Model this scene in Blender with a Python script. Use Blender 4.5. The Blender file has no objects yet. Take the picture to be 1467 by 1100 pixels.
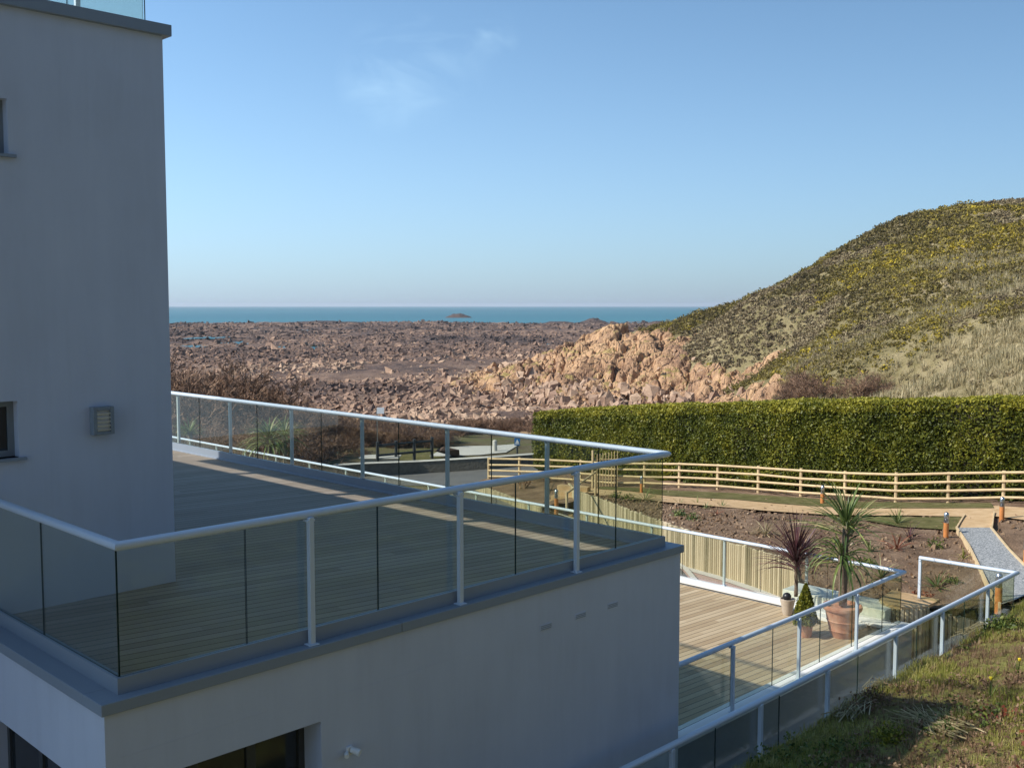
import bpy, math, random
import numpy as np
from mathutils import Vector, noise as mnoise
R = math.radians
random.seed(7); rng = np.random.default_rng(7)
scene = bpy.context.scene
col = scene.collection

# ------------------------------------------------------------------ camera, sky, sun
FOC, PITCH, YAW, ROLL = 1493.9, 0.0752, 0.7827, 0.0006     # focal length in photo pixels (1467 wide)
cd = bpy.data.cameras.new('camera'); cam = bpy.data.objects.new('camera', cd); col.objects.link(cam)
cd.sensor_width = 36; cd.lens = 36*FOC/1467; cd.clip_start = .1; cd.clip_end = 60000
cam.location = (0, 0, 0); cam.rotation_euler = (R(90)-PITCH, 0, YAW-R(90))
scene.camera = cam

SUN = Vector((-1.03, .625, 1.0)).normalized()               # towards the sun
EL = math.asin(SUN.z); ROT = math.atan2(SUN.x, SUN.y)
w = bpy.data.worlds.new('World'); scene.world = w; w.use_nodes = True
nt = w.node_tree; nt.nodes.clear()
sky = nt.nodes.new('ShaderNodeTexSky'); sky.sky_type = 'NISHITA'; sky.sun_disc = False
sky.sun_elevation = EL; sky.sun_rotation = ROT; sky.air_density = 0.6; sky.dust_density = 0.3; sky.ozone_density = 2.0
sky.altitude = 20
bg = nt.nodes.new('ShaderNodeBackground'); bg.inputs[1].default_value = .15
wo = nt.nodes.new('ShaderNodeOutputWorld')
# one faint cirrus wisp high in the sky
tc = nt.nodes.new('ShaderNodeTexCoord'); mp = nt.nodes.new('ShaderNodeMapping'); mp.inputs['Rotation'].default_value = (0, .35, .6)
mp.inputs['Scale'].default_value = (3, 14, 22)
ns = nt.nodes.new('ShaderNodeTexNoise'); ns.inputs['Scale'].default_value = 1.3; ns.inputs['Detail'].default_value = 8; ns.inputs['Distortion'].default_value = .6
def wmath(op, a, b=None):
    n = nt.nodes.new('ShaderNodeMath'); n.operation = op; n.use_clamp = False
    for i, v in enumerate((a, b)):
        if v is None: continue
        if isinstance(v, (int, float)): n.inputs[i].default_value = v
        else: nt.links.new(v, n.inputs[i])
    return n.outputs[0]
def sky_dir(px, py):
    u, v = (px-733.5)/FOC, (py-550)/FOC
    c, s = math.cos(PITCH), math.sin(PITCH); d = c-s*v; z = -s-c*v
    return Vector((u*math.sin(YAW)+d*math.cos(YAW), -u*math.cos(YAW)+d*math.sin(YAW), z)).normalized()
nt.links.new(tc.outputs['Generated'], mp.inputs[0]); nt.links.new(mp.outputs[0], ns.inputs[0])
dist = []
for (px, py, rad) in ((575, 105, .06), (635, 78, .05), (700, 52, .03), (548, 122, .045)):
    vd = nt.nodes.new('ShaderNodeVectorMath'); vd.operation = 'DISTANCE'
    nt.links.new(tc.outputs['Generated'], vd.inputs[0]); vd.inputs[1].default_value = sky_dir(px, py)
    m = wmath('SUBTRACT', 1.0, wmath('DIVIDE', vd.outputs['Value'], rad)); dist.append(wmath('MAXIMUM', m, 0.0))
msk = dist[0]
for d_ in dist[1:]: msk = wmath('MAXIMUM', msk, d_)
wisp = wmath('MULTIPLY', wmath('MAXIMUM', wmath('SUBTRACT', ns.outputs[0], .42), 0.0), wmath('MULTIPLY', msk, .72))
mx = nt.nodes.new('ShaderNodeMix'); mx.data_type = 'RGBA'
nt.links.new(wisp, mx.inputs[0]); nt.links.new(sky.outputs[0], mx.inputs[6]); mx.inputs[7].default_value = (8.2, 8.6, 9.2, 1)
# pale sea haze low over the horizon, slightly brighter on the sun's side
sepd = nt.nodes.new('ShaderNodeSeparateXYZ'); nt.links.new(tc.outputs['Generated'], sepd.inputs[0])
zz = wmath('MAXIMUM', sepd.outputs[2], 0.0)
hf = wmath('MULTIPLY', wmath('POWER', 2.718, wmath('MULTIPLY', zz, -6.5)), .93)
dp = nt.nodes.new('ShaderNodeVectorMath'); dp.operation = 'DOT_PRODUCT'; nt.links.new(tc.outputs['Generated'], dp.inputs[0]); dp.inputs[1].default_value = (-math.sin(YAW), math.cos(YAW), 0)
side = wmath('MULTIPLY_ADD', dp.outputs['Value'], .5); nt.nodes[-1].inputs[2].default_value = 1.0
hz_ = nt.nodes.new('ShaderNodeMix'); hz_.data_type = 'RGBA'; nt.links.new(hf, hz_.inputs[0]); nt.links.new(mx.outputs[2], hz_.inputs[6]); hz_.inputs[7].default_value = (2.35, 2.32, 2.95, 1)
vm = nt.nodes.new('ShaderNodeVectorMath'); vm.operation = 'SCALE'; nt.links.new(hz_.outputs[2], vm.inputs[0]); nt.links.new(side, vm.inputs['Scale'])
tint = nt.nodes.new('ShaderNodeVectorMath'); tint.operation = 'MULTIPLY'; nt.links.new(vm.outputs[0], tint.inputs[0]); tint.inputs[1].default_value = (.84, 1.07, 1.05)
nt.links.new(tint.outputs[0], bg.inputs[0]); nt.links.new(bg.outputs[0], wo.inputs[0])
sl = bpy.data.lights.new('sun', 'SUN'); sl.energy = 4.2; sl.angle = R(.55); sl.color = (1, .93, .82)
so = bpy.data.objects.new('sun', sl); col.objects.link(so); so.rotation_euler = SUN.to_track_quat('Z', 'Y').to_euler(); so.location = (-30, 20, 40)
scene.view_settings.view_transform = 'Standard'; scene.view_settings.look = 'None'
scene.view_settings.exposure = .45; scene.view_settings.gamma = 1
scene.cycles.max_bounces = 8; scene.cycles.transparent_max_bounces = 24

# ------------------------------------------------------------------ helpers
def ray(px, py):
    u, v = (px-733.5)/FOC, (py-550)/FOC
    c, s = math.cos(PITCH), math.sin(PITCH); d = c-s*v; z = -s-c*v
    return np.array([u*math.sin(YAW)+d*math.cos(YAW), -u*math.cos(YAW)+d*math.sin(YAW), z])
def atz(px, py, z): q = ray(px, py); return q*(z/q[2])
def atd(px, py, d):
    q = ray(px, py); return q*(d/(q[0]*math.cos(YAW)+q[1]*math.sin(YAW)))
def rd(r, d):                                             # (right, forward) from the viewpoint -> ground X, Y
    return d*np.cos(YAW)+r*np.sin(YAW), d*np.sin(YAW)-r*np.cos(YAW)

def tag(o, label=None, cat=None, group=None, kind=None):
    if label: o['label'] = label
    if cat: o['category'] = cat
    if group: o['group'] = group
    if kind: o['kind'] = kind
    return o
def empty(name, loc=(0, 0, 0), label=None, cat=None, group=None, rz=0):
    o = bpy.data.objects.new(name, None); col.objects.link(o); o.location = loc; o.rotation_euler = (0, 0, rz); o.empty_display_size = .2
    return tag(o, label, cat, group)

class MB:
    def __init__(s): s.V = []; s.F = []; s.M = []; s.n = 0
    def add(s, V, F, mi=0):
        s.V.append(np.asarray(V, float).reshape(-1, 3))
        for f in F: s.F.append(tuple(int(i)+s.n for i in f)); s.M.append(mi)
        s.n += len(s.V[-1])
    def box(s, a, b, mi=0, bev=0):
        x0, y0, z0 = a; x1, y1, z1 = b
        V = [(x0,y0,z0),(x1,y0,z0),(x1,y1,z0),(x0,y1,z0),(x0,y0,z1),(x1,y0,z1),(x1,y1,z1),(x0,y1,z1)]
        s.add(V, [(0,3,2,1),(4,5,6,7),(0,1,5,4),(1,2,6,5),(2,3,7,6),(3,0,4,7)], mi)
    def obox(s, c, ux, sx, sy, z0, z1, mi=0):             # box centred at c, x axis along ux (2D)
        ux = np.array(ux[:2], float); ux /= np.linalg.norm(ux); uy = np.array([-ux[1], ux[0]]); c = np.array(c[:2])
        P = [c+ux*a*sx/2+uy*b*sy/2 for a, b in ((-1,-1),(1,-1),(1,1),(-1,1))]
        V = [(p[0], p[1], z0) for p in P]+[(p[0], p[1], z1) for p in P]
        s.add(V, [(0,3,2,1),(4,5,6,7),(0,1,5,4),(1,2,6,5),(2,3,7,6),(3,0,4,7)], mi)
    def tube(s, pts, r, n=8, mi=0, cap=True, sq=1.0):
        pts = [np.array(p, float) for p in pts]; rr = r if hasattr(r, '__len__') else [r]*len(pts)
        V = []; k = len(pts)
        for i, p in enumerate(pts):
            if i == 0: t = pts[1]-p
            elif i == k-1: t = p-pts[i-1]
            else:
                a = p-pts[i-1]; b = pts[i+1]-p; t = a/np.linalg.norm(a)+b/np.linalg.norm(b)
            t = t/(np.linalg.norm(t)+1e-12); ref = np.array([0, 0, 1.]) if abs(t[2]) < .9 else np.array([1., 0, 0])
            u = np.cross(t, ref); u /= np.linalg.norm(u); v = np.cross(u, t)
            sc = 1.0
            if 0 < i < k-1:
                a = (p-pts[i-1])/np.linalg.norm(p-pts[i-1]); sc = 1/max(.5, abs(float(a@t)))
            for j in range(n):
                an = 2*math.pi*j/n; V.append(p+rr[i]*(u*math.cos(an)*sc+v*math.sin(an)*sq))
        F = [(i*n+j, i*n+(j+1) % n, (i+1)*n+(j+1) % n, (i+1)*n+j) for i in range(k-1) for j in range(n)]
        if cap: F += [tuple(range(n-1, -1, -1)), tuple((k-1)*n+j for j in range(n))]
        s.add(V, F, mi)
    def lathe(s, c, prof, n=24, mi=0, caps=True):
        V = []
        for (r, z) in prof:
            for j in range(n):
                a = 2*math.pi*j/n; V.append((c[0]+r*math.cos(a), c[1]+r*math.sin(a), c[2]+z))
        k = len(prof); F = [(i*n+j, i*n+(j+1) % n, (i+1)*n+(j+1) % n, (i+1)*n+j) for i in range(k-1) for j in range(n)]
        if caps: F += [tuple(range(n-1, -1, -1)), tuple((k-1)*n+j for j in range(n))]
        s.add(V, F, mi)
    def build(s, name, mats, parent=None, smooth=False, bevel=0, tint=None):
        V = np.concatenate(s.V) if s.V else np.zeros((0, 3))
        if parent is not None: V = V-np.array(parent_world(parent))
        me = bpy.data.meshes.new(name); me.from_pydata(V.tolist(), [], s.F); me.update()
        mats = mats if isinstance(mats, (list, tuple)) else [mats]
        for m in mats: me.materials.append(m)
        if len(mats) > 1: me.polygons.foreach_set('material_index', s.M)
        if smooth: me.shade_smooth()
        if smooth == 'auto': me.set_sharp_from_angle(angle=R(40))
        if tint is not None:
            a = me.attributes.new('tint', 'FLOAT', 'FACE'); a.data.foreach_set('value', np.asarray(tint, dtype=np.float32))
        o = bpy.data.objects.new(name, me); col.objects.link(o)
        if parent is not None: o.parent = parent
        if bevel:
            m = o.modifiers.new('bevel', 'BEVEL'); m.width = bevel; m.segments = 2; m.limit_method = 'ANGLE'; m.angle_limit = R(40)
        return o
def parent_world(p):
    v = Vector((0, 0, 0))
    while p is not None: v = v+p.location; p = p.parent
    return v

def nmesh(name, V, F, mat, tint=None, parent=None, smooth=False):   # fast array mesh, F is (m,k)
    me = bpy.data.meshes.new(name); V = np.asarray(V, np.float32).reshape(-1, 3); F = np.asarray(F, np.int32)
    if parent is not None: V = V-np.array(parent_world(parent), np.float32)
    m, k = F.shape
    me.vertices.add(len(V)); me.vertices.foreach_set('co', V.ravel())
    me.loops.add(m*k); me.loops.foreach_set('vertex_index', F.ravel())
    me.polygons.add(m); me.polygons.foreach_set('loop_start', np.arange(0, m*k, k, dtype=np.int32))
    try: me.polygons.foreach_set('loop_total', np.full(m, k, np.int32))
    except Exception: pass
    me.update(calc_edges=True); me.validate()
    if tint is not None:
        a = me.attributes.new('tint', 'FLOAT', 'FACE'); a.data.foreach_set('value', np.asarray(tint, np.float32).ravel())
    me.materials.append(mat)
    me.shade_smooth() if smooth else me.shade_flat()
    o = bpy.data.objects.new(name, me); col.objects.link(o)
    if parent is not None: o.parent = parent
    return o
def grid_faces(nu, nv):
    i = np.arange(nu-1)[:, None]*nv+np.arange(nv-1)[None, :]
    return np.stack([i, i+nv, i+nv+1, i+1], -1).reshape(-1, 4)

class TPS:                                                # smooth surface through control points
    def __init__(s, P, lam=.02):
        P = np.array(P, float); s.c = P[:, :2].mean(0); s.P = (P[:, :2]-s.c)/20; n = len(P)
        K = s.k(np.linalg.norm(s.P[:, None]-s.P[None], axis=-1))+lam*np.eye(n)
        Q = np.hstack([np.ones((n, 1)), s.P]); A = np.block([[K, Q], [Q.T, np.zeros((3, 3))]])
        s.w = np.linalg.solve(A, np.concatenate([P[:, 2], np.zeros(3)]))
    @staticmethod
    def k(r): return r*r*np.log(np.maximum(r, 1e-9))
    def __call__(s, X, Y):
        X = np.asarray(X, float); Y = np.asarray(Y, float); sh = X.shape
        p = (np.stack([X.ravel(), Y.ravel()], 1)-s.c)/20
        K = s.k(np.linalg.norm(p[:, None]-s.P[None], axis=-1))
        return (K@s.w[:-3]+s.w[-3]+p@s.w[-2:]).reshape(sh)

def vnoise(X, Y, sc, seed=0):                             # cheap value noise, vectorised
    x = X*sc+seed*17.3; y = Y*sc+seed*9.1; xi = np.floor(x); yi = np.floor(y); fx = x-xi; fy = y-yi
    fx = fx*fx*(3-2*fx); fy = fy*fy*(3-2*fy)
    def h(a, b):
        t = np.sin(a*127.1+b*311.7+seed*74.7)*43758.5453; return t-np.floor(t)
    return (h(xi, yi)*(1-fx)+h(xi+1, yi)*fx)*(1-fy)+(h(xi, yi+1)*(1-fx)+h(xi+1, yi+1)*fx)*fy
def fbm(X, Y, sc, o=4, seed=0):
    t = 0; a = .5
    for i in range(o): t = t+a*(vnoise(X, Y, sc*2**i, seed+i)-.5); a *= .5
    return t*2

# ------------------------------------------------------------------ materials
class NT:
    def __init__(s, name):
        s.m = bpy.data.materials.new(name); s.m.use_nodes = True; s.t = s.m.node_tree; s.t.nodes.clear()
        s.out = s.t.nodes.new('ShaderNodeOutputMaterial'); s._geo = None
    def n(s, typ, **kw):
        nd = s.t.nodes.new(typ)
        for k, v in kw.items():
            if hasattr(nd, k) and k not in ('Scale',): setattr(nd, k, v)
            else: s.set(nd, k, v)
        return nd
    def set(s, nd, k, v):
        i = nd.inputs[k]
        if hasattr(v, 'links'): s.t.links.new(v, i)
        else: i.default_value = v
    def pos(s):
        if not s._geo: s._geo = s.n('ShaderNodeNewGeometry')
        return s._geo.outputs['Position']
    def math(s, op, a, b=None, c=None, clamp=False):
        nd = s.n('ShaderNodeMath', operation=op); nd.use_clamp = clamp
        for i, v in enumerate((a, b, c)):
            if v is not None: s.set(nd, i, v)
        return nd.outputs[0]
    def mapping(s, vec, scale=(1, 1, 1), rot=(0, 0, 0)):
        nd = s.n('ShaderNodeMapping'); s.set(nd, 0, vec); nd.inputs['Scale'].default_value = scale; nd.inputs['Rotation'].default_value = rot
        return nd.outputs[0]
    def noise(s, scale, detail=4, vec=None, rough=.55, dist=0):
        nd = s.n('ShaderNodeTexNoise'); s.set(nd, 'Vector', vec if vec is not None else s.pos())
        s.set(nd, 'Scale', scale); s.set(nd, 'Detail', detail); s.set(nd, 'Roughness', rough); s.set(nd, 'Distortion', dist)
        return nd.outputs[0]
    def voro(s, scale, vec=None, feature='F1', out='Distance'):
        nd = s.n('ShaderNodeTexVoronoi', feature=feature); s.set(nd, 'Vector', vec if vec is not None else s.pos()); s.set(nd, 'Scale', scale)
        return nd.outputs[out]
    def ramp(s, fac, stops, interp='LINEAR'):
        nd = s.n('ShaderNodeValToRGB'); s.set(nd, 0, fac); cr = nd.color_ramp; cr.interpolation = interp
        while len(cr.elements) < len(stops): cr.elements.new(.5)
        for e, (p, c) in zip(cr.elements, stops):
            e.position = p; e.color = (*c, 1) if len(c) == 3 else c
        return nd.outputs[0]
    def mix(s, f, a, b, mode='MIX'):
        nd = s.n('ShaderNodeMix', data_type='RGBA', blend_type=mode)
        s.set(nd, 0, f); s.set(nd, 6, a if hasattr(a, 'links') else (*a, 1)); s.set(nd, 7, b if hasattr(b, 'links') else (*b, 1))
        return nd.outputs[2]
    def bump(s, h, strength=.3, dist=.02):
        nd = s.n('ShaderNodeBump'); s.set(nd, 'Strength', strength); s.set(nd, 'Distance', dist); s.set(nd, 'Height', h); return nd.outputs[0]
    def attr(s, name='tint'):
        nd = s.n('ShaderNodeAttribute', attribute_name=name); return nd.outputs['Fac']
    def pbr(s, colr, rough=.7, metal=0, normal=None, spec=.5, transl=0):
        b = s.n('ShaderNodeBsdfPrincipled')
        s.set(b, 'Base Color', colr if hasattr(colr, 'links') else (*colr, 1)); s.set(b, 'Roughness', rough); s.set(b, 'Metallic', metal)
        s.set(b, 'Specular IOR Level', spec)
        if normal is not None: s.set(b, 'Normal', normal)
        o = b.outputs[0]
        if transl:
            t = s.n('ShaderNodeBsdfTranslucent'); s.set(t, 0, colr if hasattr(colr, 'links') else (*colr, 1))
            mxn = s.n('ShaderNodeMixShader'); s.set(mxn, 0, transl); s.t.links.new(o, mxn.inputs[1]); s.t.links.new(t.outputs[0], mxn.inputs[2]); o = mxn.outputs[0]
        s.t.links.new(o, s.out.inputs[0]); return s.m

def simple(name, c, rough=.6, var=.12, vs=8, metal=0, bump=.15, bs=60, spec=.4, bd=.004):
    n = NT(name); a = n.noise(vs, 5); k = n.math('MULTIPLY_ADD', a, 2*var, 1-var)
    cc = n.mix(1.0, (0, 0, 0), c, 'MIX'); vm = n.n('ShaderNodeVectorMath', operation='SCALE'); n.set(vm, 0, cc); n.set(vm, 'Scale', k)
    return n.pbr(vm.outputs[0], rough, metal, n.bump(n.noise(bs, 4), bump, bd) if bump else None, spec)
def leafmat(name, stops, rough=.6, transl=.25, big=None, spec=.3):
    n = NT(name); f = n.attr()
    if big: f = n.math('ADD', n.math('MULTIPLY', f, 1-big[1]), n.math('MULTIPLY', n.ramp(n.noise(big[0], 3), [(.3, (0, 0, 0)), (.7, (1, 1, 1))]), big[1]))
    return n.pbr(n.ramp(f, stops), rough, 0, None, spec, transl)

# painted render of the walls
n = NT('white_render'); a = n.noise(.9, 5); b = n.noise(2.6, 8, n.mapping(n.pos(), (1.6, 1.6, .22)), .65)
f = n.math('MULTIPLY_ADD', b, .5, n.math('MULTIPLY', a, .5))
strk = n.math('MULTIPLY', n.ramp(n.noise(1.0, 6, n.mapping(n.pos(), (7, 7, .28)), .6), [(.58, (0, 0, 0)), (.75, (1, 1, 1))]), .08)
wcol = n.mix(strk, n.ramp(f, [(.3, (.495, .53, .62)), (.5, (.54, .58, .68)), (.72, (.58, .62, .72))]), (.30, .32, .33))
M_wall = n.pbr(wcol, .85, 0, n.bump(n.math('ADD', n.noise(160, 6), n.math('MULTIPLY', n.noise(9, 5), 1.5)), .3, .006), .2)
M_wall_shade = simple('shaded_render', (.26, .27, .28), .85, .15, 2, bump=.2)  # darker copy of the white render; the passage shade is in its colour
M_cop = simple('coping_paint', (.24, .28, .335), .5, .06, 2)
M_rail = simple('rail_paint', (.55, .62, .71), .32, .03, 3, bump=.03, spec=.5)
M_curb = simple('white_curb', (.72, .72, .70), .6, .08, 3)
M_dark = simple('dark_frame', (.05, .055, .06), .4, .1)
M_grey = simple('grey_frame', (.22, .25, .28), .4, .1)
M_steel = simple('steel', (.55, .55, .56), .28, .05, 12, metal=1, bump=.04)
M_black = simple('black_plastic', (.02, .02, .022), .35, .1)
M_white = simple('white_paint', (.75, .75, .73), .5, .05)
M_inner = simple('interior', (.12, .11, .10), .9, .1)
n = NT('glass'); tr = n.n('ShaderNodeBsdfTransparent'); tr.inputs[0].default_value = (.90, .917, .872, 1)
gl = n.n('ShaderNodeBsdfGlossy'); gl.inputs[0].default_value = (1, 1, 1, 1); gl.inputs['Roughness'].default_value = .0
gg_ = n.n('ShaderNodeNewGeometry'); dt_ = n.n('ShaderNodeVectorMath', operation='DOT_PRODUCT'); n.t.links.new(gg_.outputs['Normal'], dt_.inputs[0]); n.t.links.new(gg_.outputs['Incoming'], dt_.inputs[1])
fr_o = n.math('MULTIPLY_ADD', n.math('POWER', n.math('SUBTRACT', 1.0, n.math('ABSOLUTE', dt_.outputs['Value'])), 5.0), .92, .035)
ms = n.n('ShaderNodeMixShader'); n.t.links.new(n.math('MULTIPLY', fr_o, .85), ms.inputs[0]); n.t.links.new(tr.outputs[0], ms.inputs[1]); n.t.links.new(gl.outputs[0], ms.inputs[2])
# faint dried salt film
df = n.n('ShaderNodeBsdfDiffuse'); df.inputs[0].default_value = (.6, .62, .58, 1)
ms2 = n.n('ShaderNodeMixShader'); sm = n.ramp(n.noise(2.2, 8, None, .65), [(.45, (.001,)*3), (.75, (.007,)*3)]); n.t.links.new(sm, ms2.inputs[0]); n.t.links.new(ms.outputs[0], ms2.inputs[1]); n.t.links.new(df.outputs[0], ms2.inputs[2])
n.t.links.new(ms2.outputs[0], n.out.inputs[0]); M_glass = n.m
M_edge = simple('glass_edge', (.01, .03, .028), .2, .1, bump=0)
n = NT('window_pane'); M_pane = n.pbr((.02, .025, .03), .04, 0, None, .6)

def deckmat(name, ang, cols, wet=0):
    n = NT(name); v = n.mapping(n.pos(), (1, 1, 1), (0, 0, -R(ang))); sp = n.n('ShaderNodeSeparateXYZ'); n.set(sp, 0, v)
    y = n.math('DIVIDE', sp.outputs[1], .145); fl = n.math('FLOOR', y); fr_ = n.math('FRACT', y)
    seg = n.math('FLOOR', n.math('DIVIDE', n.math('ADD', sp.outputs[0], n.math('MULTIPLY', fl, 1.37)), 3.6))
    cb = n.n('ShaderNodeCombineXYZ'); n.set(cb, 0, fl); n.set(cb, 1, seg); wn = n.n('ShaderNodeTexWhiteNoise', noise_dimensions='3D'); n.set(wn, 0, cb.outputs[0])
    grain = n.noise(6, 6, n.mapping(v, (.35, 9, 1)), .6); patch = n.noise(.55, 4)
    f = n.math('ADD', n.math('MULTIPLY', wn.outputs[0], .36), n.math('ADD', n.math('MULTIPLY', grain, .34), n.math('MULTIPLY', patch, .34)))
    c = n.ramp(f, [(.28, cols[0]), (.52, cols[1]), (.78, cols[2])])
    gap = n.math('GREATER_THAN', n.math('ABSOLUTE', n.math('SUBTRACT', fr_, .5)), .462)
    c = n.mix(gap, c, (.025, .02, .016))
    rid = n.math('ABSOLUTE', n.math('SINE', n.math('MULTIPLY', y, 2*math.pi*4)))
    h = n.math('SUBTRACT', n.math('MULTIPLY', rid, .25), n.math('MULTIPLY', gap, 2.0))
    return n.pbr(c, .75, 0, n.bump(h, .5, .006), .25)
M_deck1 = deckmat('weathered_decking', -10, ((.235, .195, .15), (.285, .24, .19), (.345, .295, .24)))
M_deck2 = deckmat('larch_decking', -4, ((.31, .22, .13), (.42, .32, .20), (.53, .42, .28)))

n = NT('log_wood'); f = n.math('ADD', n.math('MULTIPLY', n.attr(), .6), n.math('MULTIPLY', n.noise(7, 5, n.mapping(n.pos(), (1, 1, .15))), .4))
M_log = n.pbr(n.ramp(f, [(.15, (.20, .17, .10)), (.45, (.42, .345, .225)), (.85, (.65, .54, .38))]), .8, 0, n.bump(n.noise(50, 4, n.mapping(n.pos(), (1, 1, .1))), .3, .005), .2)
M_fence = simple('fence_wood', (.60, .445, .255), .75, .38, 3, bump=.4)
M_bolw = simple('bollard_wood', (.52, .20, .06), .5, .25, 9)
n = NT('terracotta'); M_terra = n.pbr(n.ramp(n.noise(5, 7, n.mapping(n.pos(), (1, 1, .6)), .65), [(.3, (.33, .14, .085)), (.5, (.47, .23, .145)), (.64, (.52, .31, .22)), (.74, (.60, .50, .42))]), .8, 0, n.bump(n.noise(40, 4), .4, .004), .2)
M_stonepot = simple('pale_stone_pot', (.45, .38, .30), .85, .3, 12, bump=.8)
n = NT('tarmac'); M_road = n.pbr(n.ramp(n.math('ADD', n.math('MULTIPLY', n.noise(1.2, 5), .6), n.math('MULTIPLY', n.noise(60, 2), .4)), [(.3, (.10, .10, .105)), (.7, (.17, .165, .16))]), .85, 0, n.bump(n.noise(120, 2), .4, .01), .3)
n = NT('pink_paving'); pv = n.n('ShaderNodeTexBrick'); n.set(pv, 'Vector', n.mapping(n.pos(), (1, 1, 1), (0, 0, .5))); pv.inputs['Scale'].default_value = 5; pv.inputs['Color1'].default_value = (.36, .22, .19, 1); pv.inputs['Color2'].default_value = (.44, .30, .26, 1); pv.inputs['Mortar'].default_value = (.2, .16, .14, 1); pv.inputs['Mortar Size'].default_value = .012
M_pave = n.pbr(n.mix(n.math('MULTIPLY', n.noise(2, 5), .5), pv.outputs[0], (.40, .33, .30)), .85)
M_conc = simple('pale_concrete', (.50, .48, .44), .85, .18, 2, bump=.3)
n = NT('path_sand'); M_path = n.pbr(n.ramp(n.noise(3, 6), [(.3, (.44, .29, .15)), (.7, (.58, .41, .24))]), .95, 0, n.bump(n.noise(60, 3), .5, .02), .1)
n = NT('grey_gravel'); vc = n.voro(38, None, 'F1', 'Color'); vd = n.voro(38)
sx = n.n('ShaderNodeSeparateXYZ'); n.set(sx, 0, vc)
M_gravel = n.pbr(n.ramp(sx.outputs[0], [(0, (.13, .14, .145)), (.5, (.25, .26, .265)), (1, (.45, .45, .44))]), .8, 0, n.bump(vd, -1, .03), .2)
n = NT('soil'); f = n.math('ADD', n.math('MULTIPLY', n.noise(1.1, 6), .5), n.math('MULTIPLY', n.noise(22, 5, None, .7), .5))
M_soil = n.pbr(n.ramp(f, [(.34, (.11, .07, .045)), (.48, (.22, .145, .095)), (.6, (.33, .225, .15)), (.72, (.46, .35, .25))]), .95, 0, n.bump(n.noise(16, 7, None, .7), 1, .09), .1)
n = NT('turf'); M_turf = n.pbr(n.ramp(n.noise(2.5, 7, None, .7), [(.32, (.085, .08, .03)), (.52, (.14, .13, .05)), (.72, (.24, .19, .10))]), .95, 0, n.bump(n.noise(40, 4), .8, .04), .1)
n = NT('bank_soil'); M_bank = n.pbr(n.ramp(n.noise(2.2, 7, None, .7), [(.3, (.09, .065, .03)), (.46, (.17, .14, .05)), (.6, (.22, .22, .06)), (.78, (.32, .25, .12))]), .95, 0, n.bump(n.noise(25, 5), 1, .06), .1)
n = NT('rough_ground'); M_land = n.pbr(n.ramp(n.noise(.35, 7, None, .65), [(.3, (.07, .055, .03)), (.48, (.16, .13, .08)), (.6, (.13, .13, .05)), (.75, (.30, .25, .16))]), .95, 0, n.bump(n.noise(12, 5), 1, .08), .1)
n = NT('granite_flats'); f = n.math('ADD', n.math('MULTIPLY', n.noise(.035, 6), .55), n.math('MULTIPLY', n.noise(.6, 7, None, .75), .45))
M_flat = n.pbr(n.ramp(f, [(.36, (.05, .042, .042)), (.46, (.15, .10, .08)), (.55, (.27, .175, .125)), (.68, (.40, .28, .20))]), .9, 0, n.bump(n.noise(.8, 8, None, .8), 1, .8), .2)
n = NT('boulder_rock'); f = n.math('ADD', n.math('MULTIPLY', n.attr(), .62), n.math('MULTIPLY', n.noise(.8, 6, None, .7), .38))
M_rock = n.pbr(n.ramp(f, [(.12, (.055, .045, .045)), (.34, (.17, .11, .085)), (.55, (.33, .21, .145)), (.8, (.50, .35, .24))]), .9, 0, n.bump(n.noise(3, 6), .8, .1), .2)
n = NT('outcrop_granite'); f = n.math('ADD', n.math('MULTIPLY', n.noise(.09, 5), .5), n.math('MULTIPLY', n.noise(1.1, 7, None, .7), .5))
cgr = n.ramp(f, [(.34, (.15, .09, .065)), (.45, (.40, .235, .14)), (.55, (.60, .37, .205)), (.7, (.70, .48, .27))])
geo = n.n('ShaderNodeNewGeometry'); sz = n.n('ShaderNodeSeparateXYZ'); n.set(sz, 0, geo.outputs['Normal'])
lich = n.math('MULTIPLY', n.math('GREATER_THAN', sz.outputs[2], .72), n.ramp(n.noise(.25, 5), [(.5, (0, 0, 0)), (.58, (1, 1, 1))]))
wv = n.n('ShaderNodeVectorMath', operation='ADD'); n.set(wv, 0, n.mapping(n.pos(), (1, 1, .45))); nz3 = n.n('ShaderNodeTexNoise'); n.set(nz3, 'Vector', n.pos()); nz3.inputs['Scale'].default_value = .5; n.set(wv, 1, nz3.outputs['Color'])
ck1 = n.voro(.42, wv.outputs[0], 'DISTANCE_TO_EDGE'); ck2 = n.voro(1.3, wv.outputs[0], 'DISTANCE_TO_EDGE')
ck = n.math('MAXIMUM', n.math('MULTIPLY', n.math('LESS_THAN', ck1, .022), .9), n.math('MULTIPLY', n.math('LESS_THAN', ck2, .02), .4))
cgr = n.mix(ck, cgr, (.07, .045, .035))
M_crag = n.pbr(n.mix(n.math('MULTIPLY', lich, .6), cgr, (.36, .29, .08)), .9, 0, n.bump(n.noise(1.5, 8, n.mapping(n.pos(), (1, 1, .5)), .75), 1, .5), .2)
n = NT('hill_ground'); f = n.math('ADD', n.math('MULTIPLY', n.noise(.05, 6), .55), n.math('MULTIPLY', n.noise(.5, 7, None, .7), .45))
M_hill = n.pbr(n.ramp(f, [(.34, (.10, .085, .045)), (.45, (.18, .15, .07)), (.54, (.27, .22, .12)), (.66, (.38, .30, .19)), (.75, (.46, .32, .22))]), .95, 0, n.bump(n.noise(1.5, 7), 1, .5), .1)
n = NT('sea_water'); b = n.bump(n.noise(.06, 6, n.mapping(n.pos(), (1, 1, 1)), .6), .35, 1.5)
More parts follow.
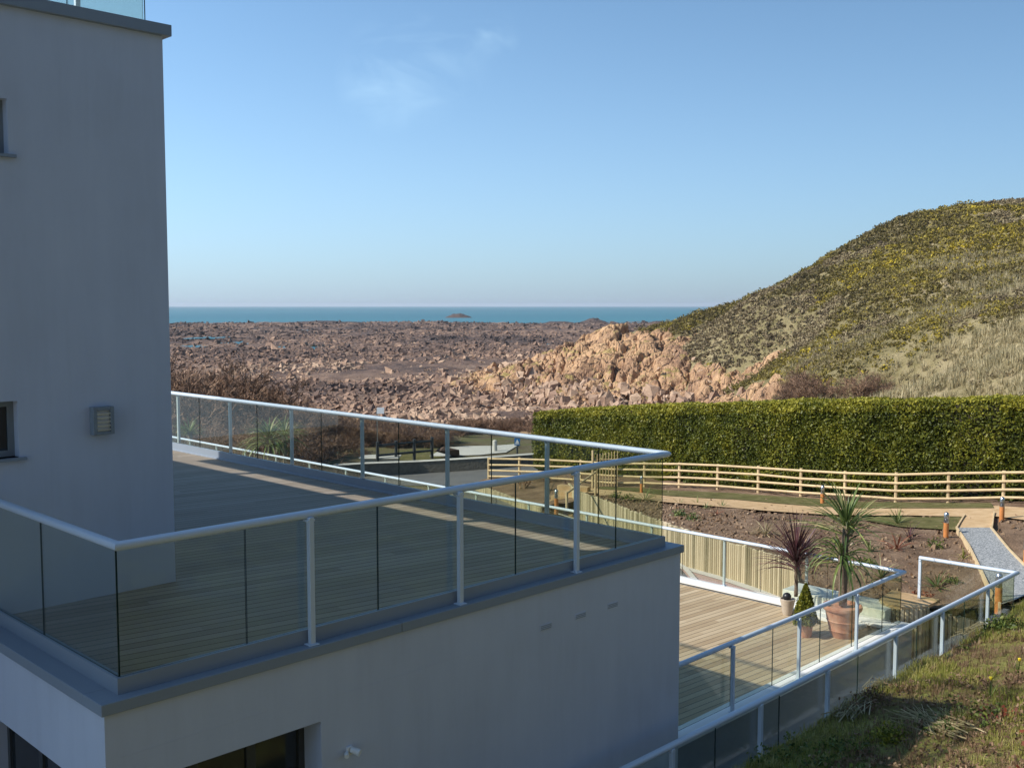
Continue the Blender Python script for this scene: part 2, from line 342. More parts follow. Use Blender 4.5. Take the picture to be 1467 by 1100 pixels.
M_sea = n.pbr(n.ramp(n.noise(.0012, 5), [(.35, (.03, .14, .18)), (.65, (.045, .175, .21))]), .45, 0, b, .25)
M_trunk = simple('bark', (.16, .12, .085), .9, .35, 10, bump=1, bs=25, bd=.02)
M_twig = leafmat('bare_twigs', [(0, (.08, .05, .035)), (.5, (.21, .12, .075)), (1, (.38, .24, .145))], .8, 0)
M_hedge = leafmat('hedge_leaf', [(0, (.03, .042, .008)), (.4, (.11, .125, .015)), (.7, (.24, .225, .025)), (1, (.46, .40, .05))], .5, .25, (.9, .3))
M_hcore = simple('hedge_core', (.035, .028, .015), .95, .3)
M_cord = leafmat('cordyline_green', [(0, (.045, .08, .02)), (.45, (.11, .165, .04)), (.8, (.24, .28, .08)), (1, (.42, .38, .19))], .4, .25, None, .5)
M_purp = leafmat('cordyline_purple', [(0, (.035, .012, .015)), (.5, (.085, .03, .035)), (1, (.20, .10, .09))], .45, .2, None, .4)
M_shrub = leafmat('shrub_green', [(0, (.03, .05, .01)), (.5, (.09, .13, .025)), (1, (.20, .23, .05))], .5, .25)
M_conif = leafmat('golden_conifer', [(0, (.07, .09, .01)), (.5, (.18, .19, .02)), (1, (.32, .28, .03))], .6, .2)
M_gorse = leafmat('gorse', [(0, (.05, .045, .02)), (.3, (.125, .095, .04)), (.55, (.19, .15, .045)), (.72, (.27, .21, .035)), (.84, (.44, .33, .03)), (1, (.56, .41, .02))], .7, .15, (.045, .45))
M_heath = leafmat('heath', [(0, (.09, .065, .04)), (.5, (.23, .175, .095)), (1, (.39, .31, .18))], .8, .1)
M_marram = leafmat('marram', [(0, (.20, .165, .08)), (.5, (.42, .345, .19)), (1, (.62, .52, .32))], .7, .25)
M_grass = leafmat('grass_blades', [(0, (.11, .125, .02)), (.45, (.26, .265, .05)), (.75, (.42, .37, .12)), (1, (.60, .52, .27))], .6, .3, (1.2, .35))
M_dead = leafmat('dead_stalks', [(0, (.08, .045, .028)), (.45, (.21, .13, .075)), (.8, (.36, .25, .16)), (1, (.58, .46, .33))], .8, .1, (1.5, .3))
M_red = leafmat('red_leaf', [(0, (.09, .02, .012)), (.5, (.22, .06, .03)), (1, (.35, .14, .07))], .55, .25)
M_signb = simple('sign_blue', (.02, .16, .42), .4, .03, bump=0)
M_yel = simple('yellow_petal', (.65, .50, .03), .6, .1, bump=0)
M_stonew = simple('stone_wall', (.16, .14, .115), .9, .5, 6, bump=1, bs=9, bd=.05)

# ------------------------------------------------------------------ terrain surfaces
def P3(px, py, z): q = atz(px, py, z); return (q[0], q[1], z)
fencepx = [(700,683,-8.0),(744,686,-7.9),(787,689,-7.8),(832,692,-7.7),(877,696,-7.55),(923,697,-7.4),(973,699,-7.3),(1028,702,-7.2),(1086,706,-7.1),(1147,711,-6.95),(1210,716,-6.8),(1283,720,-6.65),(1358,720,-6.5),(1437,720,-6.3),(1520,720,-6.1)]
fencep = [P3(*p) for p in fencepx]
paltop = [P3(*p) for p in [(830,706,-6.75),(866,718,-6.65),(904,733,-6.55),(966,755,-6.43),(1032,775,-6.40),(1085,790,-6.33),(1134,804,-6.25)]]
paltop.append((20.95, 11.75, -6.3))
upts = list(fencep)+paltop+[P3(*p) for p in [(682,695,-8.3),(730,712,-8.0),(775,728,-7.7),(797,730,-7.6),(860,704,-7.25),(1000,718,-7.0),(1100,728,-6.85),(1200,738,-6.65),(1355,770,-6.3),(1435,745,-6.1),(1400,800,-6.3),(1467,850,-6.15),(1250,790,-6.3),(1467,790,-6.1),(1150,770,-6.4)]]
upts += [(20.4,9.3,-6.55),(20.4,11,-6.5),(21.45,9.2,-6.42),(21.45,7.05,-5.95),(8,7.05,-5.95),(12,7.05,-5.93),(16.5,7.05,-5.92),(18.6,7.0,-5.92),(19.8,6.9,-5.9),(20.7,6.7,-5.75),(21.3,6.6,-5.6),(23,9.2,-6.35)]
upts += [(20,5.8,-5.6),(22.6,6.3,-5.5),(22.5,5,-5.3),(25,3,-5.1),(12,4,-5.15),(16,3.5,-4.95),(16,0,-4.2),(8,3.5,-4.9),(20,0,-4.4),(28,0,-5.0),(31,6,-5.8),(12,0,-4.2),(10,-8,-2.6),(25,-10,-3.4),(40,-10,-4),(0,0,-4.5),(-8,3,-5.5),(45,0,-5.3)]
hedgef = [P3(*p) for p in [(767,673,-8.15),(830,680,-7.95),(950,690,-7.5),(1100,702,-7.05),(1300,713,-6.6),(1467,715,-6.2),(1620,715,-5.9)]]
upts += [(p[0]*1.05, p[1]*1.05, p[2]) for p in hedgef]
UP = TPS(upts)
def up(x, y): return float(UP(np.array([x]), np.array([y]))[0])
def atup(px, py):                                        # where the sight line meets the garden surface
    q = ray(px, py); t = 5/-q[2]*.8
    for i in range(600):
        p = q*t
        if p[2] < up(p[0], p[1]): break
        t += .1
    a, b = t-.1, t
    for i in range(12):
        m = (a+b)/2; p = q*m
        if p[2] < up(p[0], p[1]): b = m
        else: a = m
    return q*b
lpts = [(20.3,9,-7.4),(20.3,13,-7.5),(20.3,20,-7.8),(20.3,30,-8.3),(20.3,45,-8.8),(20,60,-9)]+[P3(*p) for p in [(972,810,-7.5),(1032,824,-7.42),(1085,841,-7.3),(1134,857,-7.2),(870,760,-7.9),(775,732,-8.1),(700,690,-8.6),(600,685,-8.8),(620,668,-8.75),(700,653,-8.4),(740,640,-8.7),(650,645,-8.7),(560,655,-8.7),(450,665,-8.4),(300,640,-8.3),(755,620,-9.8),(400,640,-8.4)]]
lpts += [(*rd(r, 82), -10.8) for r in (-60,-35,-15,0,15)]+[(*rd(r, 100), -14.6) for r in (-70,-40,-15,0,20,50)]+[(*rd(r, 130), -18) for r in (-80,-30,0,40,80)]
lpts += [(*rd(r, d), -9.5) for r, d in ((15,45),(25,45),(35,40),(12,60),(30,60),(15,33))]
LOW = TPS(lpts)
def low(x, y): return float(LOW(np.array([x]), np.array([y]))[0])

# rough land beyond the terrace
r_ = np.linspace(-75, 75, 190); d_ = np.concatenate([np.linspace(12, 60, 110), np.linspace(60.8, 125, 60)])
rr, dd = np.meshgrid(r_, d_, indexing='ij'); X, Y = rd(rr, dd); Z = LOW(X, Y)+fbm(X, Y, .5, 4, 3)*.06*np.clip((dd-45)/15, 0, 6)
F = grid_faces(len(r_), len(d_)); cx = X.ravel()[F].mean(1)
keep = (X.ravel()[F].min(1) > 19.9)
land = nmesh('ground', np.stack([X, Y, Z], -1), F[keep], M_land, smooth=True); tag(land, kind='structure')

def strip(name, A, B, n, m, mat, zf, off=0, kind='structure', rough=0, zA=None, smooth=True):
    def res(L, n):
        L = np.array([p[:2] for p in L], float); s = np.r_[0, np.cumsum(np.linalg.norm(np.diff(L, axis=0), axis=1))]; t = np.linspace(0, s[-1], n)
        return np.stack([np.interp(t, s, L[:, 0]), np.interp(t, s, L[:, 1])], 1)
    a, b = res(A, n), res(B, n); t = np.linspace(0, 1, m)[None, :, None]
    P = a[:, None]*(1-t)+b[:, None]*t; Z = zf(P[..., 0], P[..., 1])+off
    if rough: Z = Z+fbm(P[..., 0], P[..., 1], 1.2, 4, 5)*rough*np.minimum(1, np.minimum(t[..., 0], 1)*8)
    o = nmesh(name, np.concatenate([P, Z[..., None]], -1), grid_faces(n, m), mat, smooth=smooth)
    if kind: tag(o, kind=kind)
    return o
# garden bed: front edge follows the palisade, the terrace and the balustrade
front = [(682,695,-8.3),(730,712,-8.0),(775,728,-7.7)]
front = [P3(*p) for p in front]
frontA = front+[P3(830,706,-6.75)]+paltop[1:]+[(20.33,11.7,0),(20.33,9.25,0),(21.42,9.25,0),(21.42,7.05,0),(21.42,-14,0)]
backB = [(p[0]*1.09, p[1]*1.09, 0) for p in hedgef[:1]]
backB = [P3(640,676,-8.6)]+[(p[0]*1.12, p[1]*1.12, 0) for p in hedgef]+[(60,-30,0)]
# build it as three joined strips so that the fold lines stay where they are
segs = [(front, [P3(690,684,-8.05), P3(744,680,-7.95), P3(800,679,-7.8)]),
        (paltop, [(p[0]*1.1, p[1]*1.1) for p in (hedgef[1], hedgef[2], hedgef[3], hedgef[4])]),
        ([paltop[-1], (20.33,11.7), (20.33,9.25), (21.42,9.25), (21.42,7.05)], [(hedgef[4][0]*1.1, hedgef[4][1]*1.1), (hedgef[5][0]*1.1, hedgef[5][1]*1.1), (hedgef[6][0]*1.1, hedgef[6][1]*1.1)]),
        ([(21.42,7.05), (21.42,-14)], [(hedgef[6][0]*1.1, hedgef[6][1]*1.1), (60,-30)])]
strip('garden_soil', segs[1][0], segs[1][1], 160, 110, M_soil, UP, 0, rough=.09)
strip('garden_soil', segs[2][0], segs[2][1], 120, 140, M_soil, UP, 0, rough=.09)
strip('garden_soil', segs[0][0], segs[0][1], 70, 30, M_soil, UP, 0, rough=.06)
strip('garden_soil', [P3(775,728,-7.7), P3(800,718,-7.5), P3(830,706,-6.75)], [P3(800,679,-7.8), (hedgef[1][0]*1.1, hedgef[1][1]*1.1)], 30, 40, M_soil, UP, -.02, rough=.05)
strip('bank', segs[3][0], segs[3][1], 60, 60, M_bank, UP, 0, rough=.12)
strip('bank', [(-12,7.05), (21.42,7.05)], [(-12,-14), (21.42,-14)], 160, 90, M_bank, UP, 0, rough=.12)

# sheets on the low ground: tarmac drive, kerb, pink paving, road
zl = lambda o: (lambda x, y: LOW(x, y)+o)
kerb = [P3(1000,850,-7.42), P3(989,836,-7.45), P3(977,820,-7.5), P3(950,800,-7.6), P3(880,765,-7.85), P3(800,741,-8.05), P3(730,716,-8.3), P3(682,696,-8.55)]
strip('drive', [(20.3, y) for y in (10.5,12,14,16,20,25,30,38)], kerb, 60, 16, M_road, zl(.03))
palb = [(p[0]-.05, p[1]-.05) for p in paltop]
strip('pavement', kerb[:5], [paltop[-1][:2], paltop[5][:2], paltop[4][:2], paltop[3][:2], paltop[2][:2]], 40, 16, M_pave, zl(.045))
strip('kerb_strip', kerb, [(p[0]+.09, p[1]-.12) for p in kerb], 60, 3, M_conc, zl(.12))
strip('pavement_edge', [(p[0]-.5, p[1]-.35) for p in paltop[2:]], [(p[0]-.02, p[1]-.02) for p in paltop[2:]], 50, 4, M_conc, zl(.06))
strip('road', [P3(480,700,-8.8), P3(560,700,-8.8), P3(640,700,-8.75), P3(740,700,-8.5)], [P3(480,690,-8.8), P3(540,684,-8.8), P3(620,676,-8.75), P3(700,669,-8.5)], 40, 12, M_road, zl(.035))
strip('road', [P3(682,696,-8.55), P3(740,700,-8.5), P3(800,690,-8.3)], [P3(690,668,-8.5), P3(740,664,-8.6), P3(800,660,-8.6)], 30, 12, M_road, zl(.04))
strip('slipway', [P3(615,656,-8.72), P3(650,657,-8.7), P3(690,655,-8.6), P3(725,651,-8.6)], [P3(640,642,-8.7), P3(668,640,-8.7), P3(706,640,-8.7), P3(745,637,-8.75)], 30, 12, M_conc, zl(.06))
strip('beach_sand', [P3(716,631,-9.3), P3(775,631,-9.3)], [P3(735,614,-10.2), P3(775,614,-10.2)], 20, 8, M_marram if False else M_path, zl(.08))
strip('sand_track', [P3(245,652,-8.4), P3(300,648,-8.4), P3(342,644,-8.4)], [P3(245,622,-8.6), P3(300,628,-8.6), P3(342,640,-8.5)], 20, 12, M_conc, zl(.05))
# sheets on the garden: sand path along the fence, turf strips, slate gravel path
pf = [atup(*p) for p in [(858,712),(900,716),(955,722),(1050,730),(1150,738),(1230,741),(1300,741),(1382,743),(1424,743)]]
pb = [atup(*p) for p in [(858,703),(900,706),(955,713),(1050,718),(1150,727),(1230,731),(1300,731),(1382,731),(1424,731)]]
zu = lambda o: (lambda x, y: UP(x, y)+o)
strip('sand_path', pf, pb, 80, 6, M_path, zu(.07))
strip('sand_path', [atup(1371,761), atup(1421,761)], [atup(1384,734), atup(1424,734)], 10, 12, M_path, zu(.075))
strip('sand_path', [atup(1420,742), atup(1467,748), atup(1500,752)], [atup(1420,727), atup(1467,730), atup(1500,731)], 20, 6, M_path, zu(.07))
strip('turf_strip', pb, [atup(*p) for p in [(858,700),(900,701),(955,705),(1050,709),(1150,716),(1230,722),(1300,723),(1420,724)]], 80, 5, M_turf, zu(.085))
strip('turf_strip', [atup(1240,748), atup(1290,757), atup(1372,762)], [atup(1240,743), atup(1290,743), atup(1378,743)], 30, 8, M_turf, zu(.06))
strip('sand_path', [atup(*p) for p in [(800,702),(858,709)]], [atup(*p) for p in [(800,697),(858,702)]], 20, 5, M_path, zu(.07))
gl_ = [atup(*p) for p in [(1370,760),(1388,787),(1405,822),(1420,855),(1432,872)]]+[np.array([21.5, 7.3, 0])]
gr_ = [atup(*p) for p in [(1419,760),(1445,792),(1467,815),(1490,835)]]+[np.array([26, 6.6, 0])]
strip('gravel_path', gl_, gr_, 60, 24, M_gravel, zu(.09))

def edging(name, pts, h=.14, wd=.04, mat=None, lab=''):
    mb = MB()
    for a, b in zip(pts[:-1], pts[1:]):
        za, zb = up(a[0], a[1]), up(b[0], b[1]); d = np.array([b[0]-a[0], b[1]-a[1]]); L = np.linalg.norm(d); u = d/L; v = np.array([-u[1], u[0]])*wd/2
        V = []
        for (p, z) in ((a, za), (b, zb)):
            for sgn in (-1, 1):
                for zz in (z-.1, z+h): V.append((p[0]+sgn*v[0], p[1]+sgn*v[1], zz))
        mb.add(V, [(0,1,3,2),(4,6,7,5),(1,5,7,3),(0,4,5,1),(2,3,7,6),(0,2,6,4)])
    o = mb.build(name, mat or M_fence); tag(o, lab, 'edging'); return o
edging('timber_edging', gl_[:5], .13, .04, None, 'timber edging board on the left side of the grey gravel path')
edging('timber_edging', gr_[:4], .13, .04, None, 'timber edging board on the right side of the grey gravel path')
edging('timber_edging', [atup(1371,760), atup(1382,742)], .13, .04, None, 'short timber edging left of the sand ramp above the gravel')
edging('timber_edging', [atup(1421,760), atup(1424,738)], .13, .04, None, 'short timber edging right of the sand ramp above the gravel')

# ------------------------------------------------------------------ sea, rock flats, islets
V = []; rs = np.array([-9000, -5000, -1500, -500, 0, 500, 1500, 5000, 9000.]); ds = np.array([250, 700, 1000, 1500, 3000, 7000, 12000.])
a, b = np.meshgrid(rs, ds, indexing='ij'); X, Y = rd(a, b)
sea = nmesh('sea', np.stack([X, Y, np.full_like(X, -14.75)], -1), grid_faces(len(rs), len(ds)), M_sea); tag(sea, kind='structure')
d_ = np.geomspace(92, 980, 330); th = np.linspace(-.56, .56, 420)
dd, tt = np.meshgrid(d_, th, indexing='ij'); rr = dd*tt; X, Y = rd(rr, dd)
def flatz(X, Y, dd):
    rough = np.clip(dd/260, .5, 1.6)
    z = -14.35+fbm(X, Y, .02, 5, 11)*1.0*rough+np.abs(fbm(X, Y, .10, 5, 23))*1.7*rough
    edge = 820+120*fbm(X, Y, .004, 3, 31)
    return z-np.clip((dd-edge)/60, 0, 3)*1.2
Z = flatz(X, Y, dd)
flats = nmesh('rock_flats', np.stack([X, Y, Z], -1), grid_faces(len(d_), len(th)), M_flat); tag(flats, kind='structure')

def rocks(name, P, S, tint, mat=M_rock, flat=.5, jit=.28, seed=1):
    g = np.random.default_rng(seed); n = len(P)
    C = np.array([(-1,-1,-1),(1,-1,-1),(1,1,-1),(-1,1,-1),(-1,-1,1),(1,-1,1),(1,1,1),(-1,1,1)], float)*.5
    V = np.repeat(C[None], n, 0)+g.normal(0, jit*.5, (n, 8, 3)); V[:, 4:, :2] *= g.uniform(.4, .9, (n, 1, 1))
    V[..., 2] *= flat*g.uniform(.6, 1.5, (n, 1)); V *= g.uniform(.6, 1.4, (n, 1, 3))
    tl = g.normal(0, .35, (n, 2)); V[..., 2] += V[..., 0]*tl[:, :1]+V[..., 1]*tl[:, 1:]
    an = g.uniform(0, 2*math.pi, n); c, s = np.cos(an)[:, None], np.sin(an)[:, None]
    x, y = V[..., 0].copy(), V[..., 1].copy(); V[..., 0] = x*c-y*s; V[..., 1] = x*s+y*c
    V = V*S[:, None, None]+P[:, None]
    q = np.array([(0,3,2,1),(4,5,6,7),(0,1,5,4),(1,2,6,5),(2,3,7,6),(3,0,4,7)]); T = np.concatenate([q[:, [0,1,2]], q[:, [0,2,3]]])
    F = (T[None]+8*np.arange(n)[:, None, None]).reshape(-1, 3)
    return nmesh(name, V, F, mat, np.repeat(tint, 12))
g = np.random.default_rng(5)
PP = []; SS = []; TT = []
for (d0, d1, n_, s0, s1) in ((95,150,16000,.2,1.3),(95,185,14000,.25,1.7),(170,320,20000,.3,1.9),(320,560,15000,.5,2.4),(560,840,9000,.8,3.2)):
    d = np.sqrt(g.uniform(d0*d0, d1*d1, n_*2)); t = g.uniform(-.40 if d1 < 330 else -.34, .22 if d1 < 330 else .16, n_*2); X, Y = rd(d*t, d)
    dens = fbm(X, Y, .03, 4, 41)+.5*fbm(X, Y, .15, 3, 43); k = dens > np.where(d < 190, -.5, -.2); d, X, Y = d[k][:n_], X[k][:n_], Y[k][:n_]
    s = (s0+(s1-s0)*g.uniform(0, 1, len(d))**6)*.85
    PP.append(np.stack([X, Y, flatz(X, Y, d)], 1)); SS.append(s)
    tn = .40+.7*fbm(X, Y, .02, 3, 51)+g.normal(0, .16, len(d))-np.clip((d-230)/650, 0, .40)+.02; TT.append(np.clip(tn, 0, 1))
o = rocks('boulders', np.concatenate(PP), np.concatenate(SS), np.concatenate(TT), seed=9)
tag(o, 'countless pinkish brown and dark boulders scattered over the low tide flats', 'boulders', kind='stuff')

def vor_rock(name, fbase, rng_r, rng_d, cell, nr, nd, mat, seed, tilt=.5, jump=1.0, mask=None):
    g = np.random.default_rng(seed); a = np.linspace(*rng_r, nr); b = np.linspace(*rng_d, nd); rr, dd = np.meshgrid(a, b, indexing='ij')
    base = fbase(rr, dd)
    area = (rng_r[1]-rng_r[0])*(rng_d[1]-rng_d[0])
    Zt = base.copy()
    for lev, (cs, jp, tl) in enumerate(((cell, jump, tilt), (cell*.4, jump*.55, tilt*1.1), (cell*.14, jump*.2, tilt*1.2))):
        n = int(area/(cs*cs)); S = np.stack([g.uniform(*rng_r, n), g.uniform(*rng_d, n)], 1); hh = np.clip(g.normal(0, 1, n), -1.3, 1.3)*jp; tt = g.normal(0, tl, (n, 2))
        wx = rr+fbm(rr, dd, .2, 3, seed)*cs*.5; wy = (dd+fbm(rr, dd, .2, 3, seed+5)*cs*.5)
        q = np.stack([wx.ravel(), wy.ravel()], 1); idx = np.empty(len(q), int); gap = np.empty(len(q))
        for i in range(0, len(q), 4000):
            D = (q[i:i+4000, None, 0]-S[None, :, 0])**2+((q[i:i+4000, None, 1]-S[None, :, 1])*.75)**2; idx[i:i+4000] = D.argmin(1); dd2 = np.sqrt(np.partition(D, 1, axis=1)[:, :2]); gap[i:i+4000] = dd2[:, 1]-dd2[:, 0]
        dz = hh[idx]+((q-S[idx])*tt[idx]).sum(1); dz = (dz-(1.5, .9, .3)[lev]*np.exp(-gap/(.09*cs))).reshape(rr.shape)
        Zt = Zt+dz*(mask(rr, dd) if mask is not None else 1)
    X, Y = rd(rr, dd)
    o = nmesh(name, np.stack([X, Y, Zt], -1), grid_faces(nr, nd), mat); return o, (a, b, Zt)

# ------------------------------------------------------------------ hill
def RZ(px, py, d): q = atd(px, py, d); return ((px-733.5)/FOC*d*1.0, d, q[2])
hc = [RZ(*p) for p in [(905,478,200),(935,480,195),(965,467,190),(1000,450,186),(1050,442,182),(1090,430,178),(1130,413,176),(1160,398,174),(1185,383,172),(1215,355,170),(1250,330,168),(1300,307,166),(1350,299,165),(1400,293,163),(1467,287,160),(1560,280,158),(1650,278,155),
    (960,490,178),(1020,470,165),(1000,495,172),(1090,470,148),(1130,505,138),(1170,550,106),(1110,575,112),(1040,580,118),(1200,430,135),(1200,480,118),(1200,540,92),(1300,380,140),(1300,450,112),(1300,520,88),(1400,380,125),(1467,430,92),(1400,500,82),(1467,520,70),(1467,360,128),(1600,400,92),(1600,520,62),(1300,565,74),(1467,560,60),(1200,575,84)]]
hc += [(r, d+28, z-5) for (r, d, z) in hc[1:17]]+[(r, d+70, z-20) for (r, d, z) in hc[1:17]]
hc += [(20,120,-13.5),(24,145,-13),(20,175,-13.5),(18,205,-14),(28,105,-12),(30,85,-10.5),(28,60,-9)]
HB = TPS(hc, .005)
def hillz(r, d): return HB(r, d)
a = np.linspace(12, 112, 260); b = np.linspace(52, 240, 330); rr, dd = np.meshgrid(a, b, indexing='ij')
Z = hillz(rr, dd); X, Y = rd(rr, dd); Z = Z+fbm(X, Y, .09, 5, 61)*1.3+fbm(X, Y, .6, 4, 67)*.35
hZ = Z
o = nmesh('hill', np.stack([X, Y, Z], -1), grid_faces(len(a), len(b)), M_hill, smooth=True); tag(o, kind='structure')
ha, hb = a, b
def hz(r, d):
    i = np.clip(np.searchsorted(ha, r)-1, 0, len(ha)-2); j = np.clip(np.searchsorted(hb, d)-1, 0, len(hb)-2)
    u = (r-ha[i])/(ha[1]-ha[0]); v = (d-hb[j])/(hb[1]-hb[0])
    return hZ[i, j]*(1-u)*(1-v)+hZ[i+1, j]*u*(1-v)+hZ[i, j+1]*(1-u)*v+hZ[i+1, j+1]*u*v

# granite crags at the foot of the hill: ridge control points are (pixel column, pixel row, distance)
cc = [RZ(*p) for p in [(655,552,178),(700,536,180),(740,528,178),(790,522,176),(820,500,176),(850,486,178),(880,480,180),(915,476,183),(955,472,184),(985,484,176),(1020,504,162),(1060,520,146),(1105,512,140),(1140,525,126),(1100,540,118),(1120,528,128),
    (1000,540,140),(1060,560,124),(1110,562,112),(900,520,158),(850,545,158),(940,560,140),(820,560,150),(980,585,118),(1080,585,106)]]
cc += [(r, d+16, z-1.0) for (r, d, z) in cc[4:10]]+[(r, d+45, -14.5) for (r, d, z) in cc[0:8]]+[(-14,165,-15.2),(-8,150,-15),(0,138,-15),(8,128,-15),(18,112,-14.5),(30,100,-13),(-18,185,-15.5),(40,98,-12),(-18,215,-15.5)]
CB = TPS(cc, .003)
def cmask(r, d): return np.clip((CB(r, d)+15.2)/3.5, .05, 1)
o, crag = vor_rock('granite_outcrop', lambda r, d: CB(r, d), (-20, 56), (98, 225), 7.5, 330, 460, M_crag, 3, .15, .45, cmask); tag(o, kind='structure')
# loose blocks over the outcrop foot
g = np.random.default_rng(21); r = g.uniform(-18, 46, 4200); d = g.uniform(104, 205, 4200); z = CB(r, d); k = (z > -15) & ((g.random(len(r)) < .03) | (z < -11.5)); r, d, z = r[k], d[k], z[k]; X, Y = rd(r, d)
s = .3+1.2*g.random(len(r))**3; k2 = (r > -2) | (g.random(len(r)) < .2); r, d, z, X, Y, s = r[k2], d[k2], z[k2], X[k2], Y[k2], s[k2]
o = rocks('outcrop_blocks', np.stack([X, Y, z+.2], 1), s, np.clip(g.normal(.72, .15, len(r)), 0, 1), seed=4, flat=.8); tag(o, 'broken blocks of pink granite strewn over the outcrop', 'rock blocks', kind='stuff')

def islet(name, px, py, d, wpx, hpx, seed, lab, mat=M_rock):
    c = atd(px, py, d); s = d/FOC; W = wpx*s; H = hpx*s; g = np.random.default_rng(seed)
    a = np.linspace(-1, 1, 60); b = np.linspace(-1, 1, 24); rr, dd = np.meshgrid(a, b, indexing='ij')
    rad = np.sqrt(rr**2+dd**2); z = H*np.clip(1-rad**1.5, -.3, 1)*(1+.55*fbm(rr*10, dd*6, .4, 3, seed))
    r0 = (px-733.5)*s; X, Y = rd(r0+rr*W/2, d+dd*W*.35)
    o = nmesh(name, np.stack([X, Y, -14.8+z], -1), grid_faces(60, 24), mat); tag(o, lab, 'islet'); return o
islet('rocky_islet', 851, 455, 820, 50, 9, 14, 'dark rounded rocky islet standing highest on the sea edge')
islet('rocky_islet', 942, 458, 800, 46, 5, 8, 'pale low rocky islet beside the foot of the hill')
islet('rocky_islet', 657, 455, 1250, 40, 6, 5, 'low pale reef of rocks out in the sea left of the dark islet')
islet('rocky_islet', 470, 460, 850, 150, 4, 6, 'long low reef on the edge of the flats at left')
islet('rocky_islet', 800, 460, 830, 60, 4, 9, 'flat reef just left of the dark rounded islet')
def pool(px, py, wpx, dpx, lab):
    c = atz(px, py, -13.6); rr_ = (wpx/2)*np.linalg.norm(c)/FOC; mb = MB(); V = []; n_ = 30
    dv = abs(atz(px, py-dpx/2, -13.6)-atz(px, py+dpx/2, -13.6)); dl = np.linalg.norm(dv)/2
    for k in range(n_):
        t = 2*math.pi*k/n_; q = 1+.25*math.sin(3*t+px); V.append((c[0]+math.sin(YAW)*rr_*math.cos(t)*q+math.cos(YAW)*dl*math.sin(t), c[1]-math.cos(YAW)*rr_*math.cos(t)*q+math.sin(YAW)*dl*math.sin(t), -13.55))
    mb.add(V, [tuple(range(n_))]); o = mb.build('tide_pool', M_sea); tag(o, kind='structure')
for p in ((285,484,26,3),(312,484,22,3),(664,470,22,3),(440,473,30,2)): pool(*p, '')

# ------------------------------------------------------------------ foliage generators
def quads(C, A, B):                                      # leaf quads: centre, half-axes
    V = np.stack([C-A-B, C+A-B, C+A+B, C-A+B], 1); n = len(C)
    return V.reshape(-1, 3), np.arange(4*n).reshape(n, 4)
def rand_dirs(g, n):
    v = g.normal(size=(n, 3)); return v/np.linalg.norm(v, axis=1, keepdims=True)
def leaf_cloud(g, C, size, asp=.5):
    n = len(C); a = rand_dirs(g, n); b = np.cross(a, rand_dirs(g, n)); b /= np.linalg.norm(b, axis=1, keepdims=True)+1e-9
    s = (size*g.uniform(.6, 1.4, n))[:, None] if np.isscalar(size) else (size*g.uniform(.6, 1.4, n))[:, None]
    return quads(C, a*s*.5, b*s*.5*asp)
def blade_fan(g, base, n, L, spread, droop, wd, up0=.2, seg=6):   # strap leaves from one point, V-folded strips
    V = []; F = []; T = []; k = 0
    for i in range(n):
        az = g.uniform(0, 2*math.pi); t = (i+.5)/n; el = math.pi/2*(1-spread*t**.7)+g.normal(0, .06); l = L*g.uniform(.75, 1.1)*(1-.15*(1-t))
        dr = np.array([math.cos(az), math.sin(az)]); p = np.array(base, float)+np.array([0, 0, g.uniform(-up0, up0*.4)]); sid = np.array([-dr[1], dr[0], 0]); e = el; ds = l/seg
        ti = g.random(); w0 = wd*g.uniform(.8, 1.2); tw = g.normal(0, .4)
        for j in range(seg+1):
            f = j/seg; ww = w0*(.55+1.1*f if f < .3 else .88*(1-((f-.3)/.7)**2.2)+.03); sd = sid*math.cos(tw)+np.array([0, 0, 1])*math.sin(tw)*.5
            V += [p-sd*ww/2, p+np.array([0, 0, -ww*.22]), p+sd*ww/2]
            e -= droop*(.25+f)*1.2/seg*g.uniform(.8, 1.2); p = p+ds*np.array([dr[0]*math.cos(e), dr[1]*math.cos(e), math.sin(e)])
            if j: 
                a = k+3*(j-1); F += [(a, a+1, a+4, a+3), (a+1, a+2, a+5, a+4)]; T += [ti, ti]
        k += 3*(seg+1)
    return np.array(V), np.array(F), np.array(T)
def merge(L):
    V = []; F = []; T = []; n = 0
    for v, f, t in L: V.append(v); F.append(np.asarray(f)+n); T.append(t); n += len(v)
    return np.concatenate(V), np.concatenate(F), np.concatenate(T)
def bush_leaves(g, c, rx, ry, rz, n, size, asp=.5, hollow=.55):
    d = rand_dirs(g, n); d[:, 2] = np.abs(d[:, 2])*1.0-.15; q = d*(hollow+(1-hollow)*g.random(n)[:, None]**.5)*np.array([rx, ry, rz])
    q *= (1+.25*np.sin(q[:, :1]*5/rx+q[:, 1:2]*4/ry+c[0]))
    return leaf_cloud(g, q+np.array(c), size, asp)

